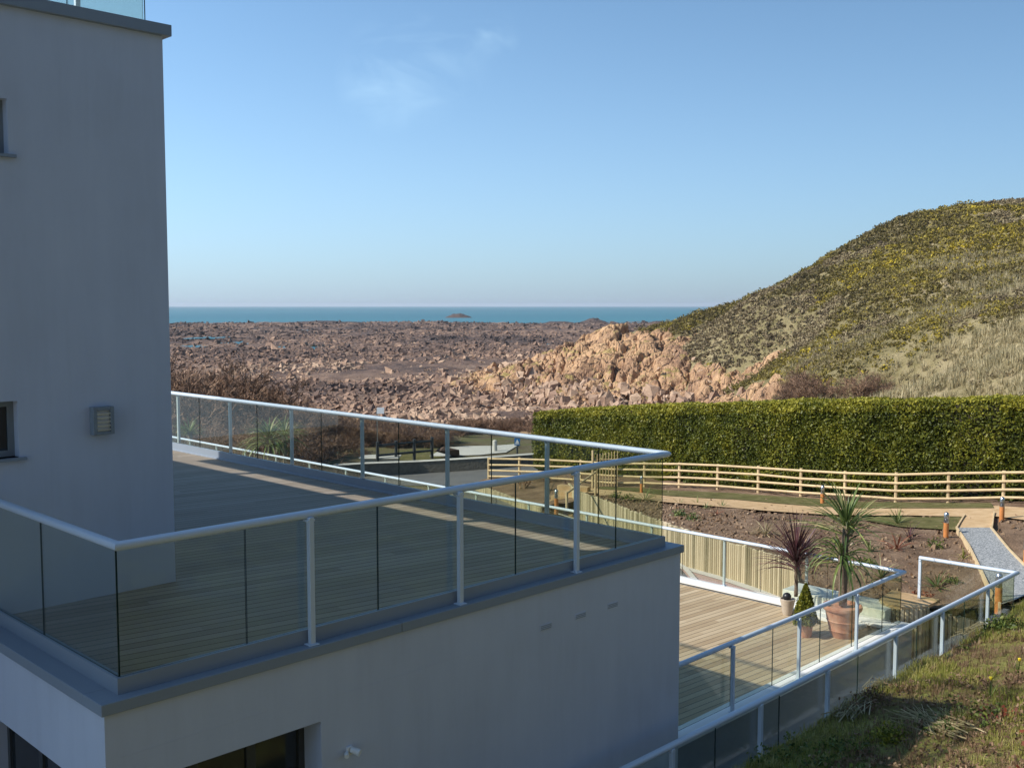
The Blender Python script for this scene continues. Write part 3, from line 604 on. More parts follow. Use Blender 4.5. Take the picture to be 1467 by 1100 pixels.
# hill vegetation: gorse, heath and marram
g = np.random.default_rng(33)
def hill_pts(n, cond):
    r = g.uniform(14, 105, n); d = g.uniform(58, 200, n); k = (np.abs(r/d) < .56)&(r/d > .12); r, d = r[k], d[k]; z = hz(r, d); k = cond(r, d, z) & (z > -11.5); return r[k], d[k], z[k]
def crag_free(r, d): return CB(r, d) < hz(r, d)+.3
def clumps(name, r, d, z, rad, per, size, mat, lab, cat, asp=.5, tb=0):
    X, Y = rd(r, d); n = len(r); c = np.repeat(np.stack([X, Y, z], 1), per, 0); R_ = np.repeat(rad, per)[:, None]
    q = rand_dirs(g, n*per); q[:, 2] = np.abs(q[:, 2])*.75; c = c+q*R_*g.uniform(.6, 1, (n*per, 1))
    sz = size*np.repeat(np.clip(d/110, .7, 1.5), per)
    V, F = leaf_cloud(g, c, sz, asp); T = np.clip(np.repeat(g.normal(.42+tb, .22, n), per)+g.normal(0, .16, n*per)+.12*q[:, 2]*0, 0, 1)
    o = nmesh(name, V, F, mat, T); tag(o, lab, cat, kind='stuff'); return o
def marram_zone(r, d, z): return (z/d < -.08+(r/d-.31)*.44+.02*fbm(*rd(r, d), .06, 3, 5)) & (r/d > .27)
def gorse_zone(r, d, z): return (fbm(*rd(r, d), .055, 4, 71) > -.10-np.clip((z/d+.03)*2.2, -.15, .16)) & ~marram_zone(r, d, z)
r, d, z = hill_pts(36000, lambda r, d, z: crag_free(r, d) & gorse_zone(r, d, z))
clumps('gorse_bushes', r, d, z, .30+1.0*g.random(len(r))**3, 30, .20, M_gorse, 'low green gorse bushes with yellow flowers covering the hillside', 'gorse', tb=.05)
r, d, z = hill_pts(42000, lambda r, d, z: crag_free(r, d) & ~gorse_zone(r, d, z) & (~marram_zone(r, d, z) | (g.random(len(r)) < .12)))
clumps('heath_scrub', r, d, z, .25+.6*g.random(len(r))**2, 22, .19, M_heath, 'brown heather and scrub between the gorse on the hillside', 'scrub')
def tufts(name, X, Y, Z, h, nb, wd, mat, lab, cat, lean=.5, tb=.5):
    n = len(X); N = n*nb; c = np.repeat(np.stack([X, Y, Z], 1), nb, 0); H = np.repeat(h, nb)*g.uniform(.6, 1.2, N)
    az = g.uniform(0, 2*math.pi, N); le = np.abs(g.normal(0, lean, N)); dr = np.stack([np.cos(az)*np.sin(le), np.sin(az)*np.sin(le), np.cos(le)], 1)
    rt = c+np.stack([np.cos(az), np.sin(az), 0*az], 1)*(H*.12)[:, None]; sd = np.stack([-np.sin(az+g.normal(0, .8, N)), np.cos(az), 0*az], 1); W = (wd*g.uniform(.6, 1.3, N))[:, None]
    mid = rt+dr*(H*.55)[:, None]; dr2 = dr.copy(); dr2[:, 2] -= .35+le*.5; tip = mid+dr2*(H*.5)[:, None]
    V = np.stack([rt-sd*W*.5, rt+sd*W*.5, mid+sd*W*.4, mid-sd*W*.4, tip], 1).reshape(-1, 3); b = 5*np.arange(N)[:, None]
    F = np.concatenate([b+np.array([[0,1,2]]), b+np.array([[0,2,3]]), b+np.array([[3,2,4]])], 1).reshape(-1, 3)
    T = np.clip(np.repeat(g.normal(tb, .2, n), nb)+g.normal(0, .15, N), 0, 1)
    o = nmesh(name, V, F, mat, np.repeat(T, 3)); tag(o, lab, cat, kind='stuff'); return o
r, d, z = hill_pts(60000, lambda r, d, z: crag_free(r, d) & (marram_zone(r, d, z) | (fbm(*rd(r, d), .06, 3, 77) > .30)))
X, Y = rd(r, d); tufts('marram_grass', X, Y, z-.1, .45+.75*g.random(len(r)), 16, .05, M_marram, 'pale dry marram grass on the lower right of the hillside', 'marram grass')

# ------------------------------------------------------------------ hedge
def polyres(L, step):
    L = np.array([p[:2] for p in L], float); s = np.r_[0, np.cumsum(np.linalg.norm(np.diff(L, axis=0), axis=1))]; n = int(s[-1]/step)+2; t = np.linspace(0, s[-1], n)
    return np.stack([np.interp(t, s, L[:, 0]), np.interp(t, s, L[:, 1])], 1)
hl = polyres(hedgef, .5); n_ = len(hl); tn = np.gradient(hl, axis=0); tn /= np.linalg.norm(tn, axis=1, keepdims=True); nb = np.stack([-tn[:, 1], tn[:, 0]], 1)
if (nb[0]@hl[0]) < 0: nb = -nb
def htop(p):                                             # top edge height above, from the photo's slope
    d = p[0]*math.cos(YAW)+p[1]*math.sin(YAW); r = p[0]*math.sin(YAW)-p[1]*math.cos(YAW); px = 733.5+FOC*r/d
    return -(np.interp(px, [767,900,1100,1300,1467,1600], [592,585,579,576,574,573])-438)*d/FOC
hbz = np.array([up(*p) for p in hl]); htz = np.array([htop(p) for p in hl])
g = np.random.default_rng(44); hd = empty('hedge', (hl[0][0], hl[0][1], hbz[0]), 'long clipped green conifer hedge behind the timber rail fence', 'hedge')
DEP = 1.9
NL = 230000; t = g.random(NL)*(n_-1.001); i = t.astype(int); f = (t-i)[:, None]; base = hl[i]*(1-f)+hl[i+1]*f; nn = nb[i]; bz = hbz[i]; tz = htz[i]
w_ = g.random(NL); H = tz-bz; u = np.where(w_ < .68, 0, np.where(w_ < .93, 1, 2)); h = g.random(NL); dp = g.random(NL)
lump = .22*fbm(t*.5, h*3, .8, 3, 9)+.10*fbm(t*.5, h*3, 3.1, 3, 19)
oz = np.where(u == 0, bz+h*H, tz+lump*.55+g.normal(0, .03, NL)); od = np.where(u == 0, -lump+g.normal(0, .05, NL)+.0+.35*np.clip((h-.93)/.07, 0, 1)**2, np.where(u == 1, .1+dp*(DEP-.1), DEP+lump)); oz = np.where(u == 2, bz+h*H, oz)
C = np.column_stack([base+nn*od[:, None], oz])
# left end face
ne = 5000; de = g.random(ne)*DEP; he = g.random(ne); C2 = np.column_stack([hl[0]+nb[0]*de[:, None]-tn[0]*(.15*g.random(ne)[:, None]+.2*np.sin(he*3)[:, None]), hbz[0]+he*(htz[0]-hbz[0])])
hole = (fbm(t*.5, h*3.0, .55, 4, 29) > .16) & (u == 0) & (g.random(NL) < .55)
C = np.concatenate([C, C2]); kk_ = np.concatenate([~hole, np.ones(ne, bool)]); C = C[kk_]; V, F = leaf_cloud(g, C, .082, .5)
T = np.clip(.42+.17*g.normal(size=len(C))+np.concatenate([lump*1.4+np.where(u == 1, .42, 0)+np.where((u == 0)&(h > .90), .32, 0)-np.where((u == 0)&(h < .12), .2, 0), np.zeros(ne)])[kk_], 0, 1)  # sunlit top and rim and dark foot are put into the leaf tint
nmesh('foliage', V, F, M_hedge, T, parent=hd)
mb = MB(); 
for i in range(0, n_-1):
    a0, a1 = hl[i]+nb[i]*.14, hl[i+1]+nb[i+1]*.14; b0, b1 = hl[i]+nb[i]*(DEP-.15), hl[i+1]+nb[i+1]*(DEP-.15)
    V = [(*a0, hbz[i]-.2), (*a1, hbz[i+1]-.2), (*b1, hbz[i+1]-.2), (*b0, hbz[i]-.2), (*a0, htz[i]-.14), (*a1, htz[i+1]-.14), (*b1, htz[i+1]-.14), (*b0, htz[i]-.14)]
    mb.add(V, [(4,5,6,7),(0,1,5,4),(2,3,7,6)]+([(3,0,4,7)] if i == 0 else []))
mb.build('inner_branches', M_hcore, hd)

# ------------------------------------------------------------------ bare shrubs and trees at left and centre
def grow(g, p, d, L, r, lev, out, spread=.55, gn=3):
    n = 3; q = p.copy(); pts = [q.copy()]
    for i in range(n):
        d = d+g.normal(0, .16, 3); d[2] += .05; d /= np.linalg.norm(d); q = q+d*L/n; pts.append(q.copy())
    out.append((pts, r, lev))
    if lev == 0: return
    for k in range(gn if lev > 1 else gn+2):
        f = g.uniform(.3, 1); idx = min(n-1, int(f*n)); s = pts[idx]+(pts[idx+1]-pts[idx])*(f*n-idx if f < 1 else 1)
        nd = d+g.normal(0, spread, 3); nd[2] += .12; nd /= np.linalg.norm(nd); grow(g, s, nd, L*g.uniform(.55, .8), r*.55, lev-1, out, spread, gn)
def prisms(out, g, rmin=.008):
    V = []; F = []; T = []; n = 0
    for pts, r, lev in out:
        ti = g.random(); k = len(pts); P = np.array(pts)
        for i in range(k):
            t = P[min(i+1, k-1)]-P[max(i-1, 0)]; t /= np.linalg.norm(t)+1e-9; u = np.cross(t, [.3, .2, 1]); u /= np.linalg.norm(u)+1e-9; v = np.cross(t, u); ra = max(rmin, r*(1-.45*i/(k-1)))
            for j in range(3): V.append(P[i]+ra*(u*math.cos(j*2.094)+v*math.sin(j*2.094)))
            if i:
                for j in range(3): F.append((n+3*(i-1)+j, n+3*(i-1)+(j+1) % 3, n+3*i+(j+1) % 3, n+3*i+j)); T.append(ti)
        n += 3*k
    return np.array(V), np.array(F), np.array(T)
def bare_shrub(g, base, h, stems=6, lev=4, spread=.6, rmin=.011, gn=3):
    out = []
    for s in range(stems):
        a = g.uniform(0, 6.28); l = g.uniform(.15, .6); d = np.array([math.cos(a)*l, math.sin(a)*l, 1.]); d /= np.linalg.norm(d)
        grow(g, np.array(base, float)+np.array([math.cos(a), math.sin(a), 0])*.15, d, h*.42*g.uniform(.8, 1.1), .05, lev, out, spread, gn)
    return prisms(out, g, rmin)
g = np.random.default_rng(77)
protos = [bare_shrub(g, (0, 0, 0), 3.0, 7, 4, .6, .010, 3) for k in range(5)]
LL = []
spots = []
for k in range(230):
    px = g.uniform(245, 575); d = g.uniform(56, 84) if px < 420 else g.uniform(63, 84); spots.append((px, d, np.interp(px, [245,330,430,560], [1.6,1.5,.75,.45])*g.uniform(.7, 1.15)))
for k in range(60):
    px = g.uniform(300, 440); d = g.uniform(50, 58); spots.append((px, d, g.uniform(.6, .95)))
for k in range(90):
    px = g.uniform(520, 780); d = g.uniform(70, 92); spots.append((px, d, g.uniform(.3, .5)))
for k in range(85):
    px = g.uniform(405, 640); d = g.uniform(56, 65) if px < 520 else g.uniform(63, 68); spots.append((px, d, g.uniform(.28, .5)))
for k in range(45):
    px = g.uniform(600, 735); d = g.uniform(72, 80); spots.append((px, d, g.uniform(.35, .5)))
for px, d, s in spots:
    X, Y = rd((px-733.5)/FOC*d, d); z = low(X, Y); v, f, t = protos[g.integers(5)]; a = g.uniform(0, 6.28); c, s_ = math.cos(a), math.sin(a)
    M = np.array([[c, -s_, 0], [s_, c, 0], [0, 0, 1]]); sc = np.array([s*1.35, s*1.35, s])
    LL.append(((v@M.T)*sc+np.array([X, Y, z-.1]), f, np.clip(t*.7+g.uniform(-.1, .35), 0, 1)))
V, F, T = merge(LL); o = nmesh('tamarisk_scrub', V, F, M_twig, T); tag(o, 'leafless reddish brown tamarisk scrub between the gardens and the shore', 'scrub', kind='stuff')
# scrub behind the hedge, at the foot of the outcrop
LL = []
for k in range(60):
    px = g.uniform(800, 1300); d = np.interp(px, [800,1300], [104,80])*g.uniform(.93, 1.08); r = (px-733.5)/FOC*d; X, Y = rd(r, d); z = max(low(X, Y) if d < 100 else -14, float(HB(np.array([r]), np.array([d]))[0]) if r > 12 else -99, -14.5)
    v, f, t = protos[g.integers(5)]; s = g.uniform(.5, .95); a = g.uniform(0, 6.28); c, s_ = math.cos(a), math.sin(a); M = np.array([[c, -s_, 0], [s_, c, 0], [0, 0, 1]])
    LL.append(((v@M.T)*s*np.array([1.3, 1.3, 1])+np.array([X, Y, z-.1]), f, np.clip(t*.7+g.uniform(0, .3), 0, 1)))
V, F, T = merge(LL); o = nmesh('shore_scrub', V, F, M_twig, T); tag(o, 'leafless greyish scrub behind the hedge at the foot of the rocks', 'scrub', kind='stuff')
def bare_tree(px, d, h, lab, seed):
    g = np.random.default_rng(seed); X, Y = rd((px-733.5)/FOC*d, d); z = low(X, Y); t = empty('bare_tree', (X, Y, z), lab, 'tree')
    out = []; lean = np.array([.15, -.1, 1.])
    grow(g, np.array([X, Y, z-.1]), lean/np.linalg.norm(lean), h*.4, .16, 5, out, .5, 3)
    tr = [o for o in out if o[2] >= 4]; cr = [o for o in out if o[2] < 4]
    v, f, t_ = prisms(tr, g, .03); nmesh('trunk', v, f, M_trunk, t_, parent=t); v, f, t_ = prisms(cr, g, .013); nmesh('crown', v, f, M_twig, t_*.6, parent=t)
bare_tree(333, 60, 6.2, 'leafless dark wind-bent tree, tallest above the left end of the upper deck handrail', 5)
bare_tree(395, 62, 5.2, 'smaller leafless tree just right of the tallest one', 6)
bare_tree(878, 82, 4.2, 'small leafless tree standing just behind the left part of the hedge', 8)
bare_tree(1010, 96, 4.4, 'leafless tree in front of the pink granite outcrop above the hedge', 9)

# ------------------------------------------------------------------ cordylines and small plants
def cordyline(name, base, heads, trunk_r, lab, mat, nb, L, wd, spread=1.0, droop=1.5, seed=1, cat='palm', group=None):
    g = np.random.default_rng(seed); t = empty(name, base, lab, cat, group); mb = MB(); x, y, z = base
    hz0 = min(h[2] for h in heads)
    for (hx, hy, hh, sc) in heads:
        n_ = 9; pts = [(x+hx*(k/(n_-1))**1.6+g.normal(0, .006), y+hy*(k/(n_-1))**1.6, z+hh*k/(n_-1)) for k in range(n_)]
        mb.tube(pts, [trunk_r*(1.1-.25*k/(n_-1))*(1+.12*(k % 2)) for k in range(n_)], 9)
    mb.build('trunk', M_trunk, t, True)
    for hi, (hx, hy, hh, sc) in enumerate(heads):
        V, F, T = blade_fan(g, (x+hx, y+hy, z+hh), int(nb*sc), L*sc, spread if hi else spread*.8, droop if hi or len(heads) == 1 else droop*.35, wd, .2*sc)
        nmesh('leaf_crown', V, F, mat, T, parent=t)
    return t
DZ = -6.5                                                # lower deck level
bigpot = atz(1206, 911, DZ); smallpot = atz(1153, 911, DZ); stonepot = atz(1128, 880, DZ)
cordyline('cordyline', (bigpot[0], bigpot[1], DZ+.62), [(.03, -.02, 1.58, 1.15), (-.06, .02, 1.05, 1.0)], .07, 'tall green cordyline with two leaf heads in the big terracotta pot', M_cord, 80, 1.05, .046, 1.15, 1.9, 3)
cordyline('cordyline', (stonepot[0]+.25, stonepot[1]-.05, DZ+.35), [(-.02, 0, .86, 1.0), (.03, .03, .70, .9)], .035, 'purple-leaved cordyline behind the small golden conifer', M_purp, 80, 1.2, .038, .95, .8, 4)
q = atd(386, 660, 38); cordyline('cordyline', (q[0], q[1], low(q[0], q[1])), [(0, 0, q[2]-low(q[0], q[1])+.75, 1.0)], .14, 'green cordyline palm seen through the far glass of the upper deck', M_cord, 150, 1.45, .06, 1.35, 1.5, 5)
q = atd(272, 640, 44); cordyline('yucca', (q[0], q[1], low(q[0], q[1])), [(0, 0, q[2]-low(q[0], q[1])+.6, 1.0)], .12, 'small spiky yucca at far left seen beside the white tower corner', M_cord, 90, .9, .05, 1.1, .8, 6, 'yucca')
q = atd(408, 655, 42); cordyline('cordyline', (q[0], q[1], low(q[0], q[1])), [(0, 0, q[2]-low(q[0], q[1])+.9, 1.0)], .09, 'slimmer cordyline just behind and right of the large one beyond the deck', M_cord, 70, 1.3, .05, 1.2, 1.3, 16)

def tuft_plant(px, py, size, nb, mat, name, lab, cat='plant', spread=1.0, droop=.8, wd=.025, seed=0):
    p = atup(px, py); g = np.random.default_rng(seed+int(px)); t = empty(name, p, lab, cat)
    V, F, T = blade_fan(g, p, nb, size, spread, droop, wd, .02); nmesh('leaves', V, F, mat, T, parent=t); return t
def bush_plant(px, py, size, n, mat, name, lab, cat='shrub', leaf=.05, zf=None, p=None):
    p = atup(px, py) if p is None else p; g = np.random.default_rng(int(px)); t = empty(name, p, lab, cat)
    V, F = bush_leaves(g, p, size, size, size*.9, n, leaf, .5, .2); nmesh('leaves', V, F, mat, g.random(n), parent=t); return t
TP = [(924,718,.55,45,M_cord,'spiky_plant','green spiky plant in the bed beside the second bollard from the left'),
 (1097,765,.50,45,M_marram,'sedge','variegated yellow green sedge tuft in the middle of the soil bed'),
 (1088,748,.42,14,M_purp,'phormium','small dark red spiky plant just behind the variegated sedge'),
 (1027,737,.32,14,M_red,'phormium','small bright red tuft in the soil left of the sedge'),
 (1286,752,.60,45,M_cord,'spiky_plant','green spiky plant on a short stem right of the tall cordyline'),
 (1303,772,.55,26,M_purp,'phormium','dark purple strappy plant below the green spiky plant'),
 (1285,786,.50,28,M_red,'phormium','pinkish red strappy plant between the two purple-green plants'),
 (1262,828,.60,34,M_cord,'spiky_plant','drooping green strappy plant just beyond the lower terrace rail corner'),
 (1342,842,.42,22,M_cord,'grass_clump','upright green grass clump behind the outer balustrade glass'),
 (1246,790,.4,24,M_cord,'grass_clump','green tuft in the soil right behind the cordyline trunk'),
 (1012,728,.25,16,M_cord,'grass_clump','small grey green tuft near the sand path edge'),
 (999,722,.25,14,M_cord,'grass_clump','tiny upright tuft at the path edge left of the red tuft'),
 (1034,727,.3,18,M_cord,'grass_clump','small grey green tuft standing just above the bright red tuft'),
 (974,722,.25,14,M_cord,'grass_clump','tiny tuft at the path edge, leftmost in the right part of the bed'),
 (1380,800,.3,14,M_grass,'grass_clump','small grass tuft beside the left edge of the gravel path')]
for k, (px, py, s, nb_, m, nm, lab) in enumerate(TP): tuft_plant(px, py, s*1.35, nb_, m, nm, lab, 'plant', 1.0, .8, .03, k)
BP = [(883,714,.32,260,M_shrub,'low_shrub','dark low shrub in the bed at the top of the timber steps'),(900,716,.28,220,M_shrub,'low_shrub','second dark low shrub, right of the one at the steps'),
 (973,738,.24,220,M_cord,'low_shrub','flat green cushion plant, left of the pair near the palisade'),(992,744,.24,220,M_cord,'low_shrub','flat green cushion plant, right of the pair near the palisade'),
 (1340,782,.26,160,M_shrub,'low_shrub','small dark shrub between the bollard and the balustrade'),(1320,860,.3,220,M_red,'low_shrub','red leaved low shrub behind the outer balustrade'),
 (1365,835,.22,160,M_shrub,'low_shrub','little green shrub beside the lower part of the gravel path'),(1241,810,.25,200,M_shrub,'low_shrub','bright green low shrub by the terrace corner')]
for px, py, s, n_, m, nm, lab in BP: bush_plant(px, py, s, n_, m, nm, lab)
for k, (px, py, lab) in enumerate([(749,700,'bare twiggy shrub in the bed behind the pale timber edging, left of three'),(790,702,'bare twiggy shrub in the bed behind the pale timber edging, middle of three'),(818,704,'bare twiggy shrub in the bed next to the timber steps')]):
    p = atup(px, py); g = np.random.default_rng(k+300); t = empty('bare_shrub', p, lab, 'shrub'); v, f, t_ = bare_shrub(g, p, .75, 5, 2, .4, .008, 3); nmesh('stems', v, f, M_twig, np.clip(t_+.2, 0, 1), parent=t)
# shrubs beyond the deck, low ground
for px, py, d, s, m, lab in [(430,660,44,.9,M_shrub,'bright green shrub beyond the upper deck glass, right of the cordyline'),(447,662,46,.8,M_shrub,'second bright green shrub, right of the first'),(372,662,40,.6,M_shrub,'green shrub at the foot of the large cordyline'),(352,655,41,.5,M_shrub,'small green shrub left of the large cordyline')]:
    q = atd(px, py, d); p = np.array([q[0], q[1], low(q[0], q[1])]); bush_plant(px, py, s, 1500, m, 'garden_shrub', lab, 'shrub', .10, None, p+np.array([0, 0, .2]))
for px, d, h, lab in [(493,42,1.7,'pale ornamental grass clump beyond the deck, left of the dark fence'),(508,43,1.5,'pale ornamental grass clump right beside the other one'),(262,46,1.0,'dry grass clump beside the far left yucca')]:
    q = atd(px, 680, d); p = np.array([q[0], q[1], low(q[0], q[1])]); g = np.random.default_rng(px); t = empty('grass_clump', p, lab, 'grass'); V, F, T = blade_fan(g, p, 90, h, .7, .7, .03, .03); nmesh('leaves', V, F, M_grass, np.clip(T+.3, 0, 1), parent=t)

# stones and litter on the soil
g = np.random.default_rng(90); n_ = 5200; px = g.uniform(830, 1467, n_); py = g.uniform(712, 880, n_)
i0 = g.random(n_); A_ = polyres(paltop+[(20.5, 11.5), (20.5, 9.4), (21.5, 9.3)], .2); B_ = polyres([p[:2] for p in fencep[3:]], .3)
q_ = g.random(n_); a = A_[(q_*len(A_)).astype(int)]; b = B_[(q_*len(B_)).astype(int)]
t = .03+.85*g.random(n_)[:, None]; P = a*(1-t)+b*t; Z = UP(P[:, 0], P[:, 1])
o = rocks('soil_clods', np.column_stack([P, Z+.02]), .02+.08*g.random(n_)**3, np.clip(g.normal(.55, .22, n_), 0, 1), M_dead, .7, seed=12); tag(o, 'clods, bark chips and small stones on the bare soil', 'soil clods', kind='stuff')

# ------------------------------------------------------------------ palisades
def palisade(name, top, botf, lab, step=.092, r=.046, seed=1, htv=None):
    L = polyres(top, step); zt = np.interp(np.linspace(0, 1, len(L)), np.linspace(0, 1, len(top)), [p[2] for p in top]) if htv is None else htv
    # arc-length interpolation of the top height
    T0 = np.array([p[:2] for p in top]); s = np.r_[0, np.cumsum(np.linalg.norm(np.diff(T0, axis=0), axis=1))]; zt = np.interp(np.linspace(0, s[-1], len(L)), s, [p[2] for p in top])
    g = np.random.default_rng(seed); mb = MB(); tint = []
    for p, z in zip(L, zt):
        zz = z+.06+g.normal(0, .012); rr = r*g.uniform(.9, 1.05); nf = len(mb.F); mb.tube([(p[0], p[1], botf(*p)-.3), (p[0]+g.normal(0, .004), p[1], zz-.015), (p[0], p[1], zz)], [rr, rr, rr*.8], 7); tint += [g.random()]*(len(mb.F)-nf)
    t = empty(name, (L[0][0], L[0][1], botf(*L[0])), lab, 'retaining wall'); mb.build('logs', M_log, t, tint=tint, smooth=False); return t
palisade('log_palisade', [(p[0]-.03, p[1]-.04, p[2]) for p in paltop], low, 'curved retaining palisade of upright pale logs holding the soil bed', seed=2)
palisade('log_palisade', [P3(682,695,-8.25), P3(730,712,-7.95), P3(775,729,-7.6)], low, 'low timber palisade left of the garden steps, beyond the drive', seed=3)
palisade('log_palisade', [P3(830,706,-6.75), P3(822,700,-7.2), P3(815,694,-7.3)], low, 'short return of logs beside the garden steps', seed=4)
# timber steps between the palisades
t = empty('garden_steps', P3(800,735,-8.1), 'timber steps rising between the two log palisades', 'steps')
for k in range(6):
    q0 = np.array(P3(778,731,-8.0)); q1 = np.array(P3(826,712,-7.4)); c0 = np.array(P3(800,735,-8.05)); c1 = np.array(P3(822,700,-7.35)); c = c0+(c1-c0)*k/5
    mb = MB(); mb.obox(c, (c1-c0)[[1, 0]]*np.array([1, -1]), 1.3, .38, c[2]-.3, c[2]+.02+.02*k); mb.build('step', M_path, t)
t = empty('step_handrail', atup(853, 712), 'wooden handrail with posts beside the garden steps', 'handrail')
a = atup(853, 712); b = atup(812, 730); mb = MB(); mb.tube([a, a+np.array([0, 0, 1.0])], .045, 8); mb.build('post', M_fence, t)
mb = MB(); mb.tube([b, b+np.array([0, 0, .6])], .045, 8); mb.build('post', M_fence, t); mb = MB(); mb.tube([b+np.array([0, 0, .55]), a+np.array([0, 0, .95])], .035, 8); mb.build('rail', M_fence, t)

# ------------------------------------------------------------------ timber rail fence
t = empty('rail_fence', fencep[0], 'pale timber fence of four round rails in front of the hedge', 'fence')
g = np.random.default_rng(12)
zup = [max(up(p[0], p[1]), p[2]-.2) for p in fencep]
for p, z in zip(fencep, zup):
    mb = MB(); mb.tube([(p[0], p[1], z-.2), (p[0], p[1], z+1.02+g.normal(0, .01))], .055, 9); mb.build('post', M_fence, t, 'auto')
for h in (.96, .69, .42, .15):
    mb = MB(); pts = [(p[0]-.05+g.normal(0, .01), p[1]-.05, z+h+g.normal(0, .014)) for p, z in zip(fencep, zup)]; mb.tube(pts, .042, 8); mb.build('rail', M_fence, t, 'auto')
# tall gate post with a little trellis arch
p = atup(849, 700); t = empty('garden_gate', p, 'tall thin timber gate post with small pickets beside the rail fence', 'gate')
mb = MB(); mb.tube([p-np.array([0, 0, .1]), p+np.array([0, 0, 1.6])], .05, 8); mb.build('post', M_fence, t)
u = np.array([math.sin(YAW), -math.cos(YAW), 0]); mb = MB()
for k in range(8): q = p+u*(.18+.12*k); mb.tube([q+np.array([0, 0, .1]), q+np.array([0, 0, 1.45+.02*k])], .018, 5)
mb.tube([p+np.array([0, 0, .4]), p+u*1.1+np.array([0, 0, .4])], .02, 5); mb.tube([p+np.array([0, 0, 1.2]), p+u*1.1+np.array([0, 0, 1.25])], .02, 5); mb.build('picket_panel', M_fence, t)

# ------------------------------------------------------------------ bollard lights
def bollard(px, py, lab, h=.72, r=.068, p=None):
    p = atup(px, py) if p is None else p; t = empty('bollard_light', p, lab, 'bollard', 'bollard lights along the garden paths')
    c = (p[0], p[1], p[2]-.02); mb = MB(); mb.lathe(c, [(r, -.1), (r, h*.60), (r*.93, h*.60)], 16); mb.build('wooden_post', M_bolw, t, 'auto')
    mb = MB(); mb.lathe(c, [(r*.98, h*.60), (r*.98, h*.64)]+[q for k in range(4) for q in ((r*.72, h*(.645+.035*k)), (r*.98, h*(.655+.035*k)), (r*.98, h*(.67+.035*k)))]+[(r*.98, h*.9), (r*.8, h*.97), (r*.4, h*1.0), (.004, h*1.01)], 16); mb.build('lamp_head', M_steel, t, 'auto')
bollard(797, 731, 'steel-topped wooden bollard light at the foot of the garden steps')
bollard(919, 708, 'steel-topped wooden bollard light beside the green spiky plant near the fence', r=.06)
bollard(1178, 724, 'steel-topped wooden bollard light left of the tall cordyline, against the fence')
bollard(1355, 770, 'steel-topped wooden bollard light on the turf left of the gravel path')
bollard(1435, 746, 'steel-topped wooden bollard light on the soil right of the sand ramp')
bollard(1430, 870, 'bollard light seen through the glass corner of the outer balustrade')
bollard(1470, 812, 'bollard light cut by the right edge of the photo beside the soil bed')

# ------------------------------------------------------------------ things by the road
s0 = P3(500,686,-8.8); wl = [P3(480,690,-8.8), P3(525,685,-8.8), P3(600,678,-8.75), P3(700,669,-8.5), P3(790,662,-8.5)]
mb = MB(); g = np.random.default_rng(4)
for a, b in zip(wl[:-1], wl[1:]):
    a, b = np.array(a), np.array(b); za, zb = low(a[0], a[1]), low(b[0], b[1]); u = (b-a)[:2]; u /= np.linalg.norm(u); v = np.array([-u[1], u[0]])*.2
    V = [(a[0]+s*v[0], a[1]+s*v[1], z) for s in (-1, 1) for z in (za-.2, za+.62)]+[(b[0]+s*v[0], b[1]+s*v[1], z) for s in (-1, 1) for z in (zb-.2, zb+.62)]
    mb.add(V, [(0,1,3,2),(4,6,7,5),(1,5,7,3),(0,4,5,1),(2,3,7,6)])
t = empty('stone_wall', wl[0], 'low dark stone wall along the road with a pale coping', 'wall'); mb.build('wall_body', M_stonew, t)
mb = MB(); 
for a, b in zip(wl[:-1], wl[1:]):
    a, b = np.array(a), np.array(b); za, zb = low(a[0], a[1])+.64, low(b[0], b[1])+.64; mb.tube([(a[0], a[1], za), (b[0], b[1], zb)], .22, 4, sq=.25)
mb.build('coping', M_conc, t)
def dpt(px, py, d): return atd(px, py, d)
# dark post-and-rail fence behind the wall
a, b = np.array(P3(541,668,-8.75)), np.array(P3(619,660,-8.75)); t = empty('dark_fence', (a[0], a[1], low(a[0], a[1])), 'dark stained post and rail fence behind the stone wall', 'fence')
for k in range(4):
    p = a+(b-a)*k/3; z = low(p[0], p[1]); mb = MB(); mb.tube([(p[0], p[1], z-.1), (p[0], p[1], z+1.25)], .09, 6); mb.build('post', M_dark, t)
for h in (.5, 1.05): mb = MB(); mb.tube([(a[0], a[1], low(a[0], a[1])+h), (b[0], b[1], low(b[0], b[1])+h)], .07, 5); mb.build('rail', M_dark, t)
# sign on a tall thin pole
p = np.array(P3(541,668,-8.75)); p[2] = low(p[0], p[1]); t = empty('road_sign', p, 'small white rectangular sign on a tall thin grey pole', 'sign')
dd_ = p[0]*math.cos(YAW)+p[1]*math.sin(YAW); topz = atd(541, 584, dd_)[2]; mb = MB(); mb.tube([p, (p[0], p[1], topz-.02)], .035, 8); mb.build('pole', M_steel, t)
sc_ = dd_/FOC; q = atd(545.5, 588, dd_); mb = MB(); mb.obox((q[0]-.05*math.cos(YAW), q[1]-.05*math.sin(YAW)), (math.sin(YAW), -math.cos(YAW)), 10*sc_, .03, q[2]-4.5*sc_, q[2]+4.5*sc_); mb.build('sign_plate', M_white, t)
